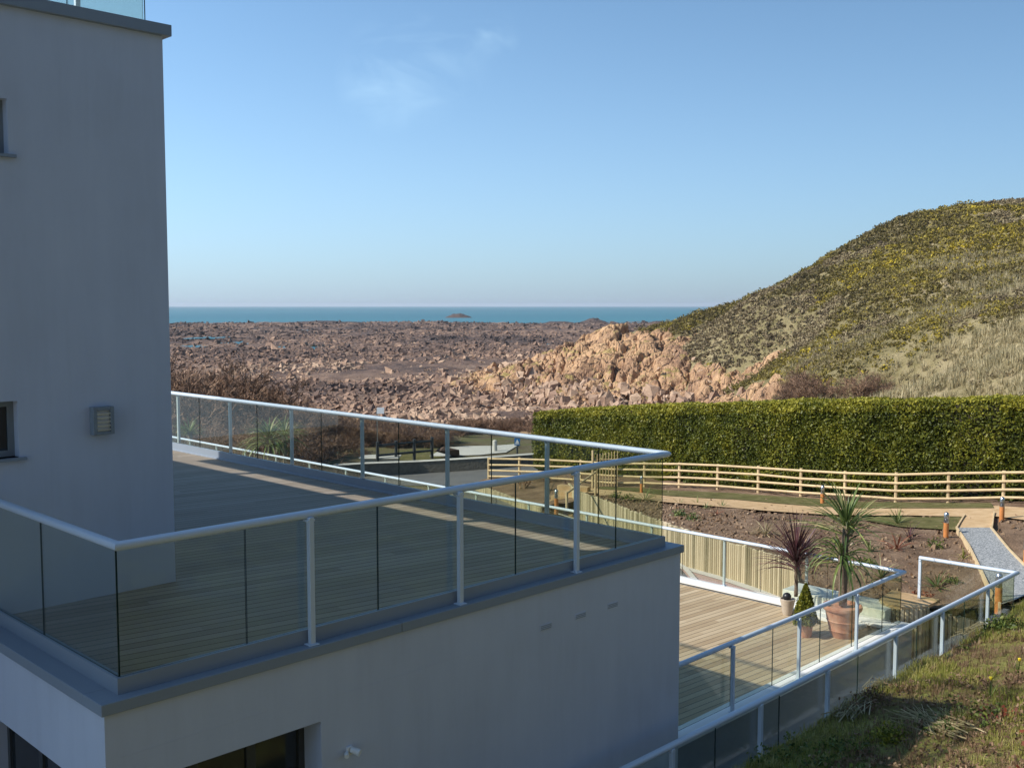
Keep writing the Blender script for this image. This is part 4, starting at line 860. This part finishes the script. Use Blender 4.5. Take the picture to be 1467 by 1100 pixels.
# blue round sign and plate on a post
p = np.array(P3(741,664,-8.6)); p[2] = low(p[0], p[1]); dd_ = p[0]*math.cos(YAW)+p[1]*math.sin(YAW); sc_ = dd_/FOC; t = empty('blue_sign', p, 'blue and white sign above a pale plate on a dark post', 'sign')
mb = MB(); mb.tube([p, (p[0], p[1], atd(741, 640, dd_)[2])], .05, 8); mb.build('post', M_dark, t)
q = atd(741, 632, dd_-.1); mb = MB(); mb.obox(q, (math.sin(YAW), -math.cos(YAW)), 8*sc_, .04, q[2]-6*sc_, q[2]+5*sc_); pl = mb.build('sign_plate', M_signb, t)
mb = MB(); q2 = atd(741, 632, dd_-.14); ux = np.array([math.sin(YAW), -math.cos(YAW), 0]); uz = np.array([0, 0, 1.])
def tri(mb, c, pts): mb.add([c+ux*x*sc_+uz*y*sc_ for x, y in pts], [tuple(range(len(pts)))])
tri(mb, q2, [(-3,-3),(3,-3),(0,3)]); tri(mb, q2+uz*sc_*0, [(-3.2,-4.6),(3.2,-4.6),(3.2,-3.8),(-3.2,-3.8)]); mb.build('symbol', M_white, pl)
q = atd(742, 659, dd_-.12); mb = MB(); mb.obox(q, (math.sin(YAW), -math.cos(YAW)), 11*sc_, .04, q[2]-4*sc_, q[2]+4*sc_); mb.build('lower_plate', M_conc, t)
p = np.array(P3(709,649,-8.65)); p[2] = low(p[0], p[1]); mb = MB(); h_ = 17*np.linalg.norm(p)/FOC; mb.lathe(p, [(.14, 0), (.14, h_*.93), (.09, h_)], 12); o = mb.build('concrete_bollard', M_conc, None, 'auto'); tag(o, 'single pale concrete bollard standing beside the slipway', 'bollard')
p = np.array(P3(545,664,-8.7)); z = low(p[0], p[1]); mb = MB(); mb.obox(p, (math.sin(YAW), -math.cos(YAW)), 2.0, 1.2, z, z+.30); mb.obox(p, (math.sin(YAW), -math.cos(YAW)), 2.2, 1.4, z+.302, z+.36); o = mb.build('stone_slab', M_conc, None, bevel=.03); tag(o, 'flat pale slab on the grass behind the stone wall', 'slab')
p = np.array(P3(455,662,-8.4)); q = atd(455, 643, 48); z = low(q[0], q[1]); mb = MB(); mb.obox(q, (math.sin(YAW), -math.cos(YAW)), .8, .6, z, z+.45); o = mb.build('stone_block', M_conc, None, bevel=.06); tag(o, 'pale stone block behind the bright green shrubs', 'stone')
p = np.array(P3(645,655,-8.6)); p[2] = low(p[0], p[1]); o = rocks('dark_boulder', np.array([p+np.array([0, 0, .3])]), np.array([.9]), np.array([.1]), seed=3); tag(o, 'small dark boulder on the slipway edge', 'boulder')
strip('lawn', [P3(520,670,-8.75), P3(635,661,-8.72)], [P3(540,655,-8.7), P3(628,652,-8.7)], 14, 6, M_turf, zl(.05))

# ------------------------------------------------------------------ the house: upper terrace block and tower
house = empty('house', (5.5, 9, -9), 'white rendered modernist house with a tower and a roof terrace, in shade', 'house')
x0, x1, y0, y1, zc, zb = 3.31, 10.78, 7.70, 22.0, -3.13, -9.0; TH = .3
mb = MB()
mb.box((5.29, y0, zb), (x1, y0+TH, zc)); mb.box((x0, y0, -3.75), (5.29, y0+TH, zc)); mb.box((x0, y0, zb), (3.62, y0+TH, -3.75))
mb.box((x0, y0+TH, -3.82), (x0+TH, 10.7, zc)); mb.box((x0, 10.5, zb), (x0+TH, 10.7, -3.82))
mb.box((x1-TH, y0+TH, zb), (x1, y1, zc)); mb.box((x0, y1-TH, zb), (x1-TH, y1, zc))
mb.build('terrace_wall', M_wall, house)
mb = MB(); ce = .035
mb.box((x0-ce, y0-ce, zc), (6.209, y0+.30, -3.035)); mb.box((6.213, y0-ce, zc), (x1+ce, y0+.30, -3.035)); mb.box((x0-ce, y0+.30, zc), (x0+.30, 10.69, -3.035)); mb.box((x1-.30, y0+.30, zc), (x1+ce, y1, -3.035)); mb.build('coping', M_cop, house, bevel=.006)
mb = MB(); mb.box((x0+.30, y0+.30, -3.2), (x1-.30, y1, -3.06)); mb.build('deck', M_deck1, house)
mb = MB(); mb.box((3.46, 7.785, -3.035), (10.575, 7.845, -2.905)); mb.box((3.46, 7.845, -3.035), (3.52, 10.69, -2.905)); mb.box((10.515, 7.845, -3.035), (10.575, y1, -2.905)); mb.build('glazing_channel', M_cop, house)
# openings in the lower wall
def glazed(parent, axis, fix, a0, a1, zlo, zhi, nm, name='window'):
    def bx(mb, p0, p1, q0, q1, dep0, dep1, mi=0):
        if axis == 'y': mb.box((p0, fix+dep0, q0), (p1, fix+dep1, q1), mi)
        else: mb.box((fix+dep0, p0, q0), (fix+dep1, p1, q1), mi)
    mb = MB(); f = .06
    bx(mb, a0, a1, zhi-f, zhi, 0, .06); bx(mb, a0, a1, zlo, zlo+f, 0, .06); bx(mb, a0, a0+f, zlo+f, zhi-f, 0, .06); bx(mb, a1-f, a1, zlo+f, zhi-f, 0, .06)
    for k in range(1, nm): c = a0+(a1-a0)*k/nm; bx(mb, c-.045, c+.045, zlo+f, zhi-f, .002, .058)
    w_ = mb.build(name, M_dark if name == 'patio_door' else M_grey, parent); mb = MB(); bx(mb, a0+f, a1-f, zlo+f, zhi-f, .025, .035); mb.build('pane', M_pane, w_); return w_
glazed(house, 'y', y0+.27, 3.62, 5.29, -6.1, -3.75, 3, 'patio_door'); glazed(house, 'x', x0+.24, y0+TH+.0, 10.5, -6.1, -3.82, 3, 'patio_door')
# tower
tx1, ty0, ty1, tx0, tz = 5.45, 10.70, 21.8, -8.0, 2.87
def wall_with_holes(mb, xa, xb, za, zb_, holes, yA, yB):
    xs = sorted({xa, xb, *[h[0] for h in holes], *[h[1] for h in holes]}); zs = sorted({za, zb_, *[h[2] for h in holes], *[h[3] for h in holes]})
    for i in range(len(xs)-1):
        for j in range(len(zs)-1):
            cx_, cz_ = (xs[i]+xs[i+1])/2, (zs[j]+zs[j+1])/2
            if any(h[0] < cx_ < h[1] and h[2] < cz_ < h[3] for h in holes): continue
            mb.box((xs[i], yA, zs[j]), (xs[i+1], yB, zs[j+1]))
W1 = (2.9, 3.83, 1.46, 1.99); W2 = (2.9, 3.83, -1.50, -.94)
# front wall is one outline with two window holes: built from bands that butt, welded afterwards
mb = MB(); wall_with_holes(mb, tx0, tx1, zb, tz, [W1, W2], ty0, ty0+.35)
mb.box((tx1-.35, ty0+.35, zb), (tx1, ty1, 1.15)); mb.box((tx0, ty0+.35, zb), (tx0+.3, ty1, 1.15)); mb.box((tx0+.3, ty1-.3, zb), (tx1-.35, ty1, 1.15))
mb.box((tx0+.3, ty0+.35, .9), (tx1-.35, ty1-.3, 1.12))
mb.box((tx1-.3, ty0+.35, 1.72), (tx1, ty1, tz));  # raised parapet beam, unseen: made-up slot below lets a sun strip onto the deck
for y in (13.6, 16.6, 19.6): mb.box((tx1-.22, y-.06, 1.15), (tx1-.10, y+.06, 1.72))
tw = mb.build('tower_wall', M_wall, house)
import bmesh
bm = bmesh.new(); bm.from_mesh(tw.data); bmesh.ops.remove_doubles(bm, verts=bm.verts, dist=.0005)
# drop the doubled inner faces between welded bands
seen = {}
for f in bm.faces: seen.setdefault(tuple(sorted(v.index for v in f.verts)), []).append(f)
bmesh.ops.delete(bm, geom=[f for L_ in seen.values() if len(L_) > 1 for f in L_], context='FACES_ONLY'); bm.to_mesh(tw.data); bm.free()
mb = MB(); mb.box((tx0, ty0-.06, tz), (tx1+.08, ty0+.40, tz+.12)); mb.box((tx1-.36, ty0+.40, tz), (tx1+.08, ty1+.06, tz+.12)); mb.build('tower_coping', M_cop, house, bevel=.006)
for W_ in (W1, W2):
    w_ = glazed(house, 'y', ty0+.12, W_[0], W_[1], W_[2], W_[3], 1)
    mb = MB(); mb.box((W_[0]-.02, ty0-.04, W_[2]-.03), (W_[1]+.06, ty0+.12, W_[2]+.0)); s_ = mb.build('sill', M_cop, w_)
# faint day joints in the render and three slot vents
for (xa, xb, z) in ((3.42, 4.75, -3.50), (5.55, 7.3, -3.56)):
    mb = MB(); mb.box((xa, y0-.002, z), (xb, y0+.002, z+.004)); mb.build('render_joint', M_wall, house)
for xv in (8.27, 8.85, 9.43):
    mb = MB(); mb.box((xv-.095, y0-.006, -3.57), (xv+.095, y0+.003, -3.505), 0)
    for k in range(3): mb.box((xv-.085, y0-.009, -3.56+.018*k), (xv+.085, y0-.005, -3.552+.018*k), 1)
    mb.build('slot_vent', [M_wall, M_cop], house)
# wall lamp on the tower, camera on the lower wall
t = empty('wall_lamp', (4.65, ty0, -1.2), 'stainless square wall lamp with louvres on the white tower', 'wall lamp')
mb = MB(); mb.box((4.54, ty0-.02, -1.34), (4.76, ty0, -1.05)); mb.box((4.54, ty0-.10, -1.34), (4.58, ty0-.02, -1.05)); mb.box((4.72, ty0-.10, -1.34), (4.76, ty0-.02, -1.05)); mb.box((4.58, ty0-.10, -1.34), (4.72, ty0-.02, -1.31)); mb.box((4.58, ty0-.10, -1.09), (4.72, ty0-.02, -1.05)); mb.build('housing', M_grey, t, bevel=.004)
mb = MB(); mb.box((4.58, ty0-.07, -1.31), (4.72, ty0-.03, -1.09)); mb.build('diffuser', M_white, t)
for k in range(5): mb = MB(); mb.box((4.58, ty0-.10, -1.295+.042*k), (4.72, ty0-.072, -1.283+.042*k)); mb.build('louvre', M_steel, t)
t = empty('security_camera', (5.6, y0, -4.1), 'small white fitting fixed low on the shaded front wall', 'security camera')
mb = MB(); mb.box((5.56, y0-.03, -4.15), (5.62, y0, -4.07)); mb.build('bracket', M_white, t, bevel=.004)
mb = MB(); mb.tube([(5.60, y0-.03, -4.10), (5.64, y0-.11, -4.12)], [.028, .034], 12); mb.tube([(5.555, y0-.02, -4.12), (5.52, y0-.07, -4.13)], [.02, .022], 10); mb.build('housing', M_white, t, 'auto')

# ------------------------------------------------------------------ glass balustrades
def balustrade(name, lab, runs, rz, gb, posts, rail_r=.042, cat='balustrade', gt=.012, pb=None, prw=.05):
    """runs: list of (glass polyline p0,p1, [joint fractions in metres]); rz rail centre height; gb glass bottom"""
    t = empty(name, (posts[0][0], posts[0][1], gb), lab, cat)
    for railpts in runs['rails']:
        mb = MB(); mb.tube([(x, y, rz) for x, y in railpts], rail_r, 14, sq=.9); mb.build('handrail', M_rail, t, 'auto')
    for (a, b, joints) in runs['glass']:
        a, b = np.array(a, float), np.array(b, float); L = np.linalg.norm(b-a); u = (b-a)/L; js = [0]+list(joints)+[L]
        for s0, s1 in zip(js[:-1], js[1:]):
            s0 += .005; s1 -= .005; c = a+u*(s0+s1)/2; mb = MB(); v = np.array([-u[1], u[0]])*gt/2; P = [a+u*s0-v, a+u*s1-v, a+u*s1+v, a+u*s0+v]; V = [(*p, gb) for p in P]+[(*p, rz) for p in P]
            mb.add(V, [(0,1,5,4),(2,3,7,6)], 0); mb.add(V, [(1,2,6,5),(3,0,4,7),(0,3,2,1),(4,5,6,7)], 1); mb.build('glass_panel', [M_glass, M_edge], t)
    for (x, y, zb_) in posts:
        mb = MB(); mb.box((x-prw/2, y-prw/2, zb_), (x+prw/2, y+prw/2, rz-.02)); mb.box((x-.05, y-.05, zb_), (x+.05, y+.05, zb_+.012)); mb.box((x-.04, y-.02, rz-.06), (x+.04, y+.06 if y < 9.2 and x < 20 else y+.02, rz-.04)); mb.build('post', M_rail, t, bevel=.004)
    return t
yps = [9.87, 11.97, 14.13, 16.26, 18.43, 20.55]
balustrade('upper_balustrade', 'glass balustrade with blue-white handrail round the shaded upper deck', dict(
    rails=[[(3.49, 10.69), (3.49, 7.78), (10.575, 7.78), (10.575, 21.9)]],
    glass=[((3.49, 10.68), (3.49, 7.815), [1.37]), ((3.49, 7.815), (10.545, 7.815), [1.19, 2.78, 4.33, 5.90, 6.5][0:0]+[.0][0:0]+[1.13, 2.55, 4.42, 6.13]), ((10.545, 7.815), (10.545, 21.9), [1.05, 3.1, 5.25, 7.4, 9.5, 11.7])]),
    -1.858, -2.905, [(5.23, 7.735, -3.035), (7.03, 7.735, -3.035), (8.82, 7.735, -3.035)]+[(10.62, y, -3.035) for y in yps])
balustrade('tower_balustrade', 'frameless glass balustrade on the tower roof cut by the top of the photo', dict(
    rails=[[(tx0, ty0+.12), (5.33, ty0+.12), (5.33, ty1)]], glass=[((tx0, ty0+.12), (5.30, ty0+.12), [1.6, 3.2, 4.8, 6.4, 8, 9.6, 10.7, 11.35, 12.1]), ((5.33, ty0+.14), (5.33, ty1), [2, 4, 6, 8])]),
    4.08, tz+.12, [(4.62, ty0+.18, tz+.12), (2.6, ty0+.18, tz+.12), (0, ty0+.18, tz+.12)])

# guessed building at the viewpoint, added unseen to keep sky light off shaded walls
blocker = empty('sky_blocker_building', (-4, -7, -9), 'unseen dark block added behind the viewpoint to cut sky light on the house walls', 'building')
M_clad = simple('dark_cladding', (.085, .075, .065), .8, .3, 3)
mb = MB(); mb.box((-22, -16, -9), (9, -3.2, 10)); mb.build('wall', M_clad, blocker)
mb = MB(); mb.box((-22.3, -16.3, 10), (9.3, -2.9, 10.3)); mb.build('roof_edge', M_cop, blocker)
for zf_ in (-4.4, -.9, 2.6, 6.1):
    for xf in range(-20, 8, 4):
        mb = MB(); mb.box((xf, -3.26, zf_), (xf+2.2, -3.19, zf_+1.5)); mb.build('window', M_pane, blocker)

# ------------------------------------------------------------------ lower terrace
ter = empty('lower_terrace', (15.5, 20, DZ), 'sunlit lower timber terrace edged by a white curb', 'terrace')
mb = MB(); mb.box((10.785, 9.12, DZ-.15), (19.78, 42, DZ)); mb.build('deck', M_deck2, ter)
mb = MB(); mb.box((10.785, 8.80, -9), (20.28, 9.10, -6.46)); mb.box((19.80, 9.10, -9), (20.28, 42, -6.46)); mb.box((10.785, 9.10, -9), (19.8, 42, -6.66)); mb.build('terrace_wall', M_wall_shade, ter)
mb = MB(); mb.box((10.785, 8.72, -6.46), (20.32, 9.12, -6.40)); mb.box((19.76, 9.12, -6.46), (20.12, 42, -6.40)); mb.build('coping', M_curb, ter, bevel=.008)
balustrade('lower_balustrade', 'sunlit white handrail and glass round the lower terrace', dict(
    rails=[[(10.785, 8.90), (20.05, 8.90), (20.05, 42)]],
    glass=[((10.80, 8.93), (20.02, 8.93), [1.5, 3.1, 4.35, 5.95, 7.15, 8.4]), ((20.02, 8.93), (20.02, 42), [1.6, 3.2, 5.3, 7.4, 9.5, 11.6, 13.7, 15.8, 18, 20.1, 22.2, 24.3, 26.4, 28.5, 30.6])]),
    -5.31, -6.34, [(11.72, 8.84, -6.40), (13.82, 8.84, -6.40), (15.86, 8.84, -6.40), (17.96, 8.84, -6.40)]+[(20.08, 8.98+2.07*k, -6.40) for k in range(1, 16)])
# outer balustrade on the bank side
balustrade('outer_balustrade', 'outer glass balustrade along the top of the planted bank', dict(
    rails=[[(-2, 7.22), (21.40, 7.22), (21.28, 9.12)]],
    glass=[((-2, 7.25), (21.36, 7.25), [1.5, 3.4, 5.3, 7.2, 9.2, 10.8, 12.95, 14.5, 16.8, 18.9, 20.9, 22.3]), ((21.36, 7.25), (21.26, 9.08), [])]),
    -5.27, -6.36, [(x, 7.19, -6.5) for x in (-1, 1, 3, 5, 7, 8.1, 9.95, 11.93, 13.75, 15.98, 17.8, 19.85)]+[(21.28, 9.10, -6.45)], rail_r=.045, prw=.055)
mb = MB(); mb.box((-2, 7.06, -9), (21.40, 7.16, -6.02)); o = mb.build('retaining_wall', M_wall, None); tag(o, 'white retaining wall of the passage below the outer balustrade', 'wall')
mb = MB(); mb.box((-14, 7.16, -8.8), (21.4, 8.8, -8.7)); o = mb.build('passage_floor', M_conc, None); tag(o, kind='structure')
mb = MB(); mb.box((-14, 5, -9.4), (20.3, 45, -9.01)); o = mb.build('building_ground', M_conc, None); tag(o, kind='structure')
palisade('log_palisade', [(21.36, 7.2, -6.45), (21.36, 8.2, -6.42), (21.3, 9.1, -6.42)], lambda x, y: -8.6, 'short log retaining wall at the end of the passage below the balustrade corner', seed=7)
# white bench wall and step at the terrace corner
t = empty('white_bench', (20.2, 10.4, DZ), 'low white rendered bench wall with a step at the terrace corner', 'bench wall')
mb = MB(); mb.box((20.13, 9.3, -6.7), (20.85, 11.65, -6.20)); mb.build('bench_top', M_curb, t, bevel=.015)
mb = MB(); mb.box((19.5, 9.5, DZ), (19.75, 11.2, -6.42)); mb.build('step', M_curb, t, bevel=.01)
# curved timber planter right of it
c0 = (21.05, 8.98); arc = [(c0[0]+.62*math.cos(a_), c0[1]+.52*math.sin(a_)+.25, -6.22) for a_ in np.linspace(R(250), R(120), 9)]
t = palisade('timber_planter', arc, lambda x, y: -6.9, 'curved log planter with a flat sandstone coloured top beside the terrace corner', seed=11)
mb = MB(); V = [(x+(c0[0]-x)*-.06, y, -6.13) for x, y, z in arc]+[(21.5, 9.8, -6.13), (21.5, 8.75, -6.13)]; V = V+[(x, y, -6.19) for x, y, z in V]; k = len(V)//2
mb.add(V, [tuple(range(k)), tuple(range(2*k-1, k-1, -1))]+[(i, i+k, (i+1) % k+k, (i+1) % k) for i in range(k)]); mb.build('top_slab', M_path, t)

# ------------------------------------------------------------------ pots on the lower deck
def pot(name, p, prof, mat, lab, rim=True):
    t = empty(name, (p[0], p[1], DZ), lab, 'plant pot'); mb = MB(); mb.lathe((p[0], p[1], DZ), prof, 32); mb.build('pot_body', mat, t, 'auto')
    r = prof[-1][0]; mb = MB(); mb.lathe((p[0], p[1], DZ+prof[-1][1]-.02), [(r*.9, 0), (r*.5, .015), (.01, .02)], 24); mb.build('compost', M_soil, t); return t
pot('terracotta_pot', bigpot, [(.20,0),(.215,.03),(.24,.12),(.258,.14),(.25,.16),(.29,.32),(.305,.335),(.295,.35),(.33,.52),(.335,.54),(.37,.55),(.385,.585),(.375,.63),(.35,.64),(.33,.63),(.32,.58)], M_terra, 'large ribbed terracotta pot holding the tall cordyline')
pot('terracotta_pot', smallpot, [(.12,0),(.125,.02),(.15,.22),(.165,.23),(.17,.28),(.155,.285),(.145,.26)], M_terra, 'small plain terracotta pot holding the golden conifer')
pot('stone_pot', stonepot, [(.09,0),(.10,.03),(.11,.1),(.14,.24),(.155,.31),(.16,.34),(.145,.345),(.13,.31)], M_stonepot, 'pale carved stone urn with dark ball behind the golden conifer')
mb = MB(); rr_ = .09; mb.lathe((stonepot[0]-.03, stonepot[1], DZ+.39), [(rr_*math.sin(a_)+.001, -rr_*math.cos(a_)) for a_ in np.linspace(0, math.pi, 14)], 20); o = mb.build('dark_ball', M_black, None, True); tag(o, 'shiny dark ball resting on the pale stone urn', 'garden ball')
g = np.random.default_rng(8); t = empty('dwarf_conifer', (smallpot[0], smallpot[1], DZ+.26), 'small golden green conical conifer in the small terracotta pot', 'conifer')
n_ = 6500; h = g.random(n_)**1.1; a_ = g.uniform(0, 6.28, n_); ra = .23*(1-h)**.8*(.75+.35*g.random(n_))*(1+.15*np.sin(a_*5+h*9)); C = np.column_stack([smallpot[0]+ra*np.cos(a_), smallpot[1]+ra*np.sin(a_), DZ+.27+h*.78]); V, F = leaf_cloud(g, C, .045, .4); nmesh('foliage', V, F, M_conif, np.clip(.45+.25*g.normal(size=n_), 0, 1), parent=t)

# ------------------------------------------------------------------ planted bank in the foreground
g = np.random.default_rng(101)
def bank_pts(n, cond=None, x=(9, 26), y=(-1.5, 7.10)):
    X = g.uniform(*x, n); Y = g.uniform(*y, n); d = X*math.cos(YAW)+Y*math.sin(YAW); r = X*math.sin(YAW)-Y*math.cos(YAW); k = (r/d < .56)&(r/d > .1)
    if cond is not None: k &= cond(X, Y)
    X, Y = X[k], Y[k]; return X, Y, UP(X, Y)+fbm(X, Y, 1.2, 4, 5)*.12*.8
X, Y, Z = bank_pts(62000, lambda X, Y: fbm(X, Y, .55, 3, 201) > -.20)
tufts('grass', X, Y, Z-.02, .07+.14*g.random(len(X))**1.5, 8, .008, M_grass, 'rough green and straw grass growing on the bank', 'grass', .7, .6)
X, Y, Z = bank_pts(11000, lambda X, Y: fbm(X, Y, .55, 3, 201) < .12)
tufts('dead_heather', X, Y, Z-.02, .08+.12*g.random(len(X)), 14, .007, M_dead, 'brown dead heather stalks and mulch on the bank', 'heather', .9, .35)
X, Y, Z = bank_pts(3200, lambda X, Y: fbm(X, Y, .6, 3, 207) > .05)
c = np.repeat(np.stack([X, Y, Z], 1), 12, 0)+g.normal(0, .05, (len(X)*12, 3))*np.array([1, 1, .7]); c[:, 2] += .06
V, F = leaf_cloud(g, c, .035, .6); o = nmesh('ground_cover', V, F, M_dead, np.clip(g.normal(.35, .2, len(c)), 0, 1)); tag(o, 'brown leafy ground cover on the bank', 'ground cover', kind='stuff')
X, Y, Z = bank_pts(1500, lambda X, Y: fbm(X, Y, .7, 3, 215) > .22)
c = np.repeat(np.stack([X, Y, Z], 1), 26, 0)+g.normal(0, .07, (len(X)*26, 3)); c[:, 2] = np.abs(c[:, 2]-np.repeat(Z, 26))+np.repeat(Z, 26)+.02
V, F = leaf_cloud(g, c, .04, .55); o = nmesh('leafy_weeds', V, F, M_shrub, np.clip(g.normal(.55, .25, len(c)), 0, 1)); tag(o, 'bright green leafy weeds in patches on the bank', 'weeds', kind='stuff')
X, Y, Z = bank_pts(900, lambda X, Y: (fbm(X, Y, .7, 3, 225) > .15)&(Y < 5))
c = np.repeat(np.stack([X, Y, Z], 1), 30, 0)+g.normal(0, .08, (len(X)*30, 3)); c[:, 2] = np.abs(c[:, 2]-np.repeat(Z, 30))+np.repeat(Z, 30)+.02
V, F = leaf_cloud(g, c, .045, .6); o = nmesh('red_ground_cover', V, F, M_red, np.clip(g.normal(.4, .25, len(c)), 0, 1)); tag(o, 'rusty red leafed plants on the lower right of the bank', 'ground cover', kind='stuff')
def bundle(px, py, ang, L, n, name, lab, wd=.006):
    # dry stalks lying on the bank
    p = atup(px, py); u = np.array([math.cos(ang), math.sin(ang), 0]); out = []
    for k in range(n):
        s = p+np.array([g.normal(0, .10), g.normal(0, .10), .04+abs(g.normal(0, .03))]); d = u+g.normal(0, .22, 3)*np.array([1, 1, .35]); pts = [s-d*L*.5+np.array([0, 0, 0]), s, s+d*L*.5]
        for q in pts: q[2] = up(q[0], q[1])+.05+abs(g.normal(0, .04))
        out.append((pts, wd, 0))
    V, F, T = prisms(out, g, wd*.6); t = empty(name, p, lab, 'dry stalks'); nmesh('stalks', V, F, M_marram, T, parent=t)
bundle(1330, 1040, YAW+.1, 1.2, 46, 'dry_stalks', 'bundle of pale dry stalks lying across the lower bank', .008)
bundle(1225, 1020, YAW-.5, .8, 40, 'dry_stalks', 'tangled pale dry stems at the bank edge near the balustrade', .010)
bundle(1400, 905, YAW-.9, .7, 30, 'dry_stalks', 'dry wiry stems where the bank meets the last balustrade post', .006)
bundle(1260, 985, YAW-.4, .5, 60, 'dry_stalks', 'pale grey twig litter patch halfway along the bank edge', .005)
def daffodil(px, py, lab):
    p = atup(px, py); t = empty('daffodil', p, lab, 'daffodil'); gg = np.random.default_rng(px); V, F, T = blade_fan(gg, p, 9, .32, .6, .3, .018, .01); nmesh('leaves', V, F, M_shrub, T, parent=t)
    mb = MB(); mb.tube([p, p+np.array([.02, 0, .28])], .006, 5); mb.build('stem', M_shrub, t); mb = MB(); mb.lathe(p+np.array([.02, 0, .27]), [(.008, -.015), (.022, .005), (.026, .03), (.014, .038)], 8); mb.build('bloom', M_yel, t)
daffodil(1459, 972, 'yellow daffodil near the right edge of the photo')
daffodil(1418, 1000, 'half open pale yellow daffodil lower on the bank')
bush_plant(1440, 905, .35, 900, M_shrub, 'low_shrub', 'bright green creeping shrub on the crest of the bank at right', 'shrub', .05)
bush_plant(1280, 1060, .25, 500, M_conif, 'low_shrub', 'yellow green low shrub in the middle of the bank', 'shrub', .04)

# ------------------------------------------------------------------ sea air
n = NT('haze_air'); pv_ = n.n('ShaderNodeVolumePrincipled'); pv_.inputs['Color'].default_value = (.86, .92, 1, 1); pv_.inputs['Density'].default_value = 9e-5; pv_.inputs['Anisotropy'].default_value = .2
n.t.links.new(pv_.outputs[0], n.out.inputs['Volume'])
mb = MB(); mb.box((-16000, -16000, -30), (16000, 16000, 30)); o = mb.build('haze', n.m); tag(o, 'thin sea haze over the flats and the sea', 'haze', kind='stuff')
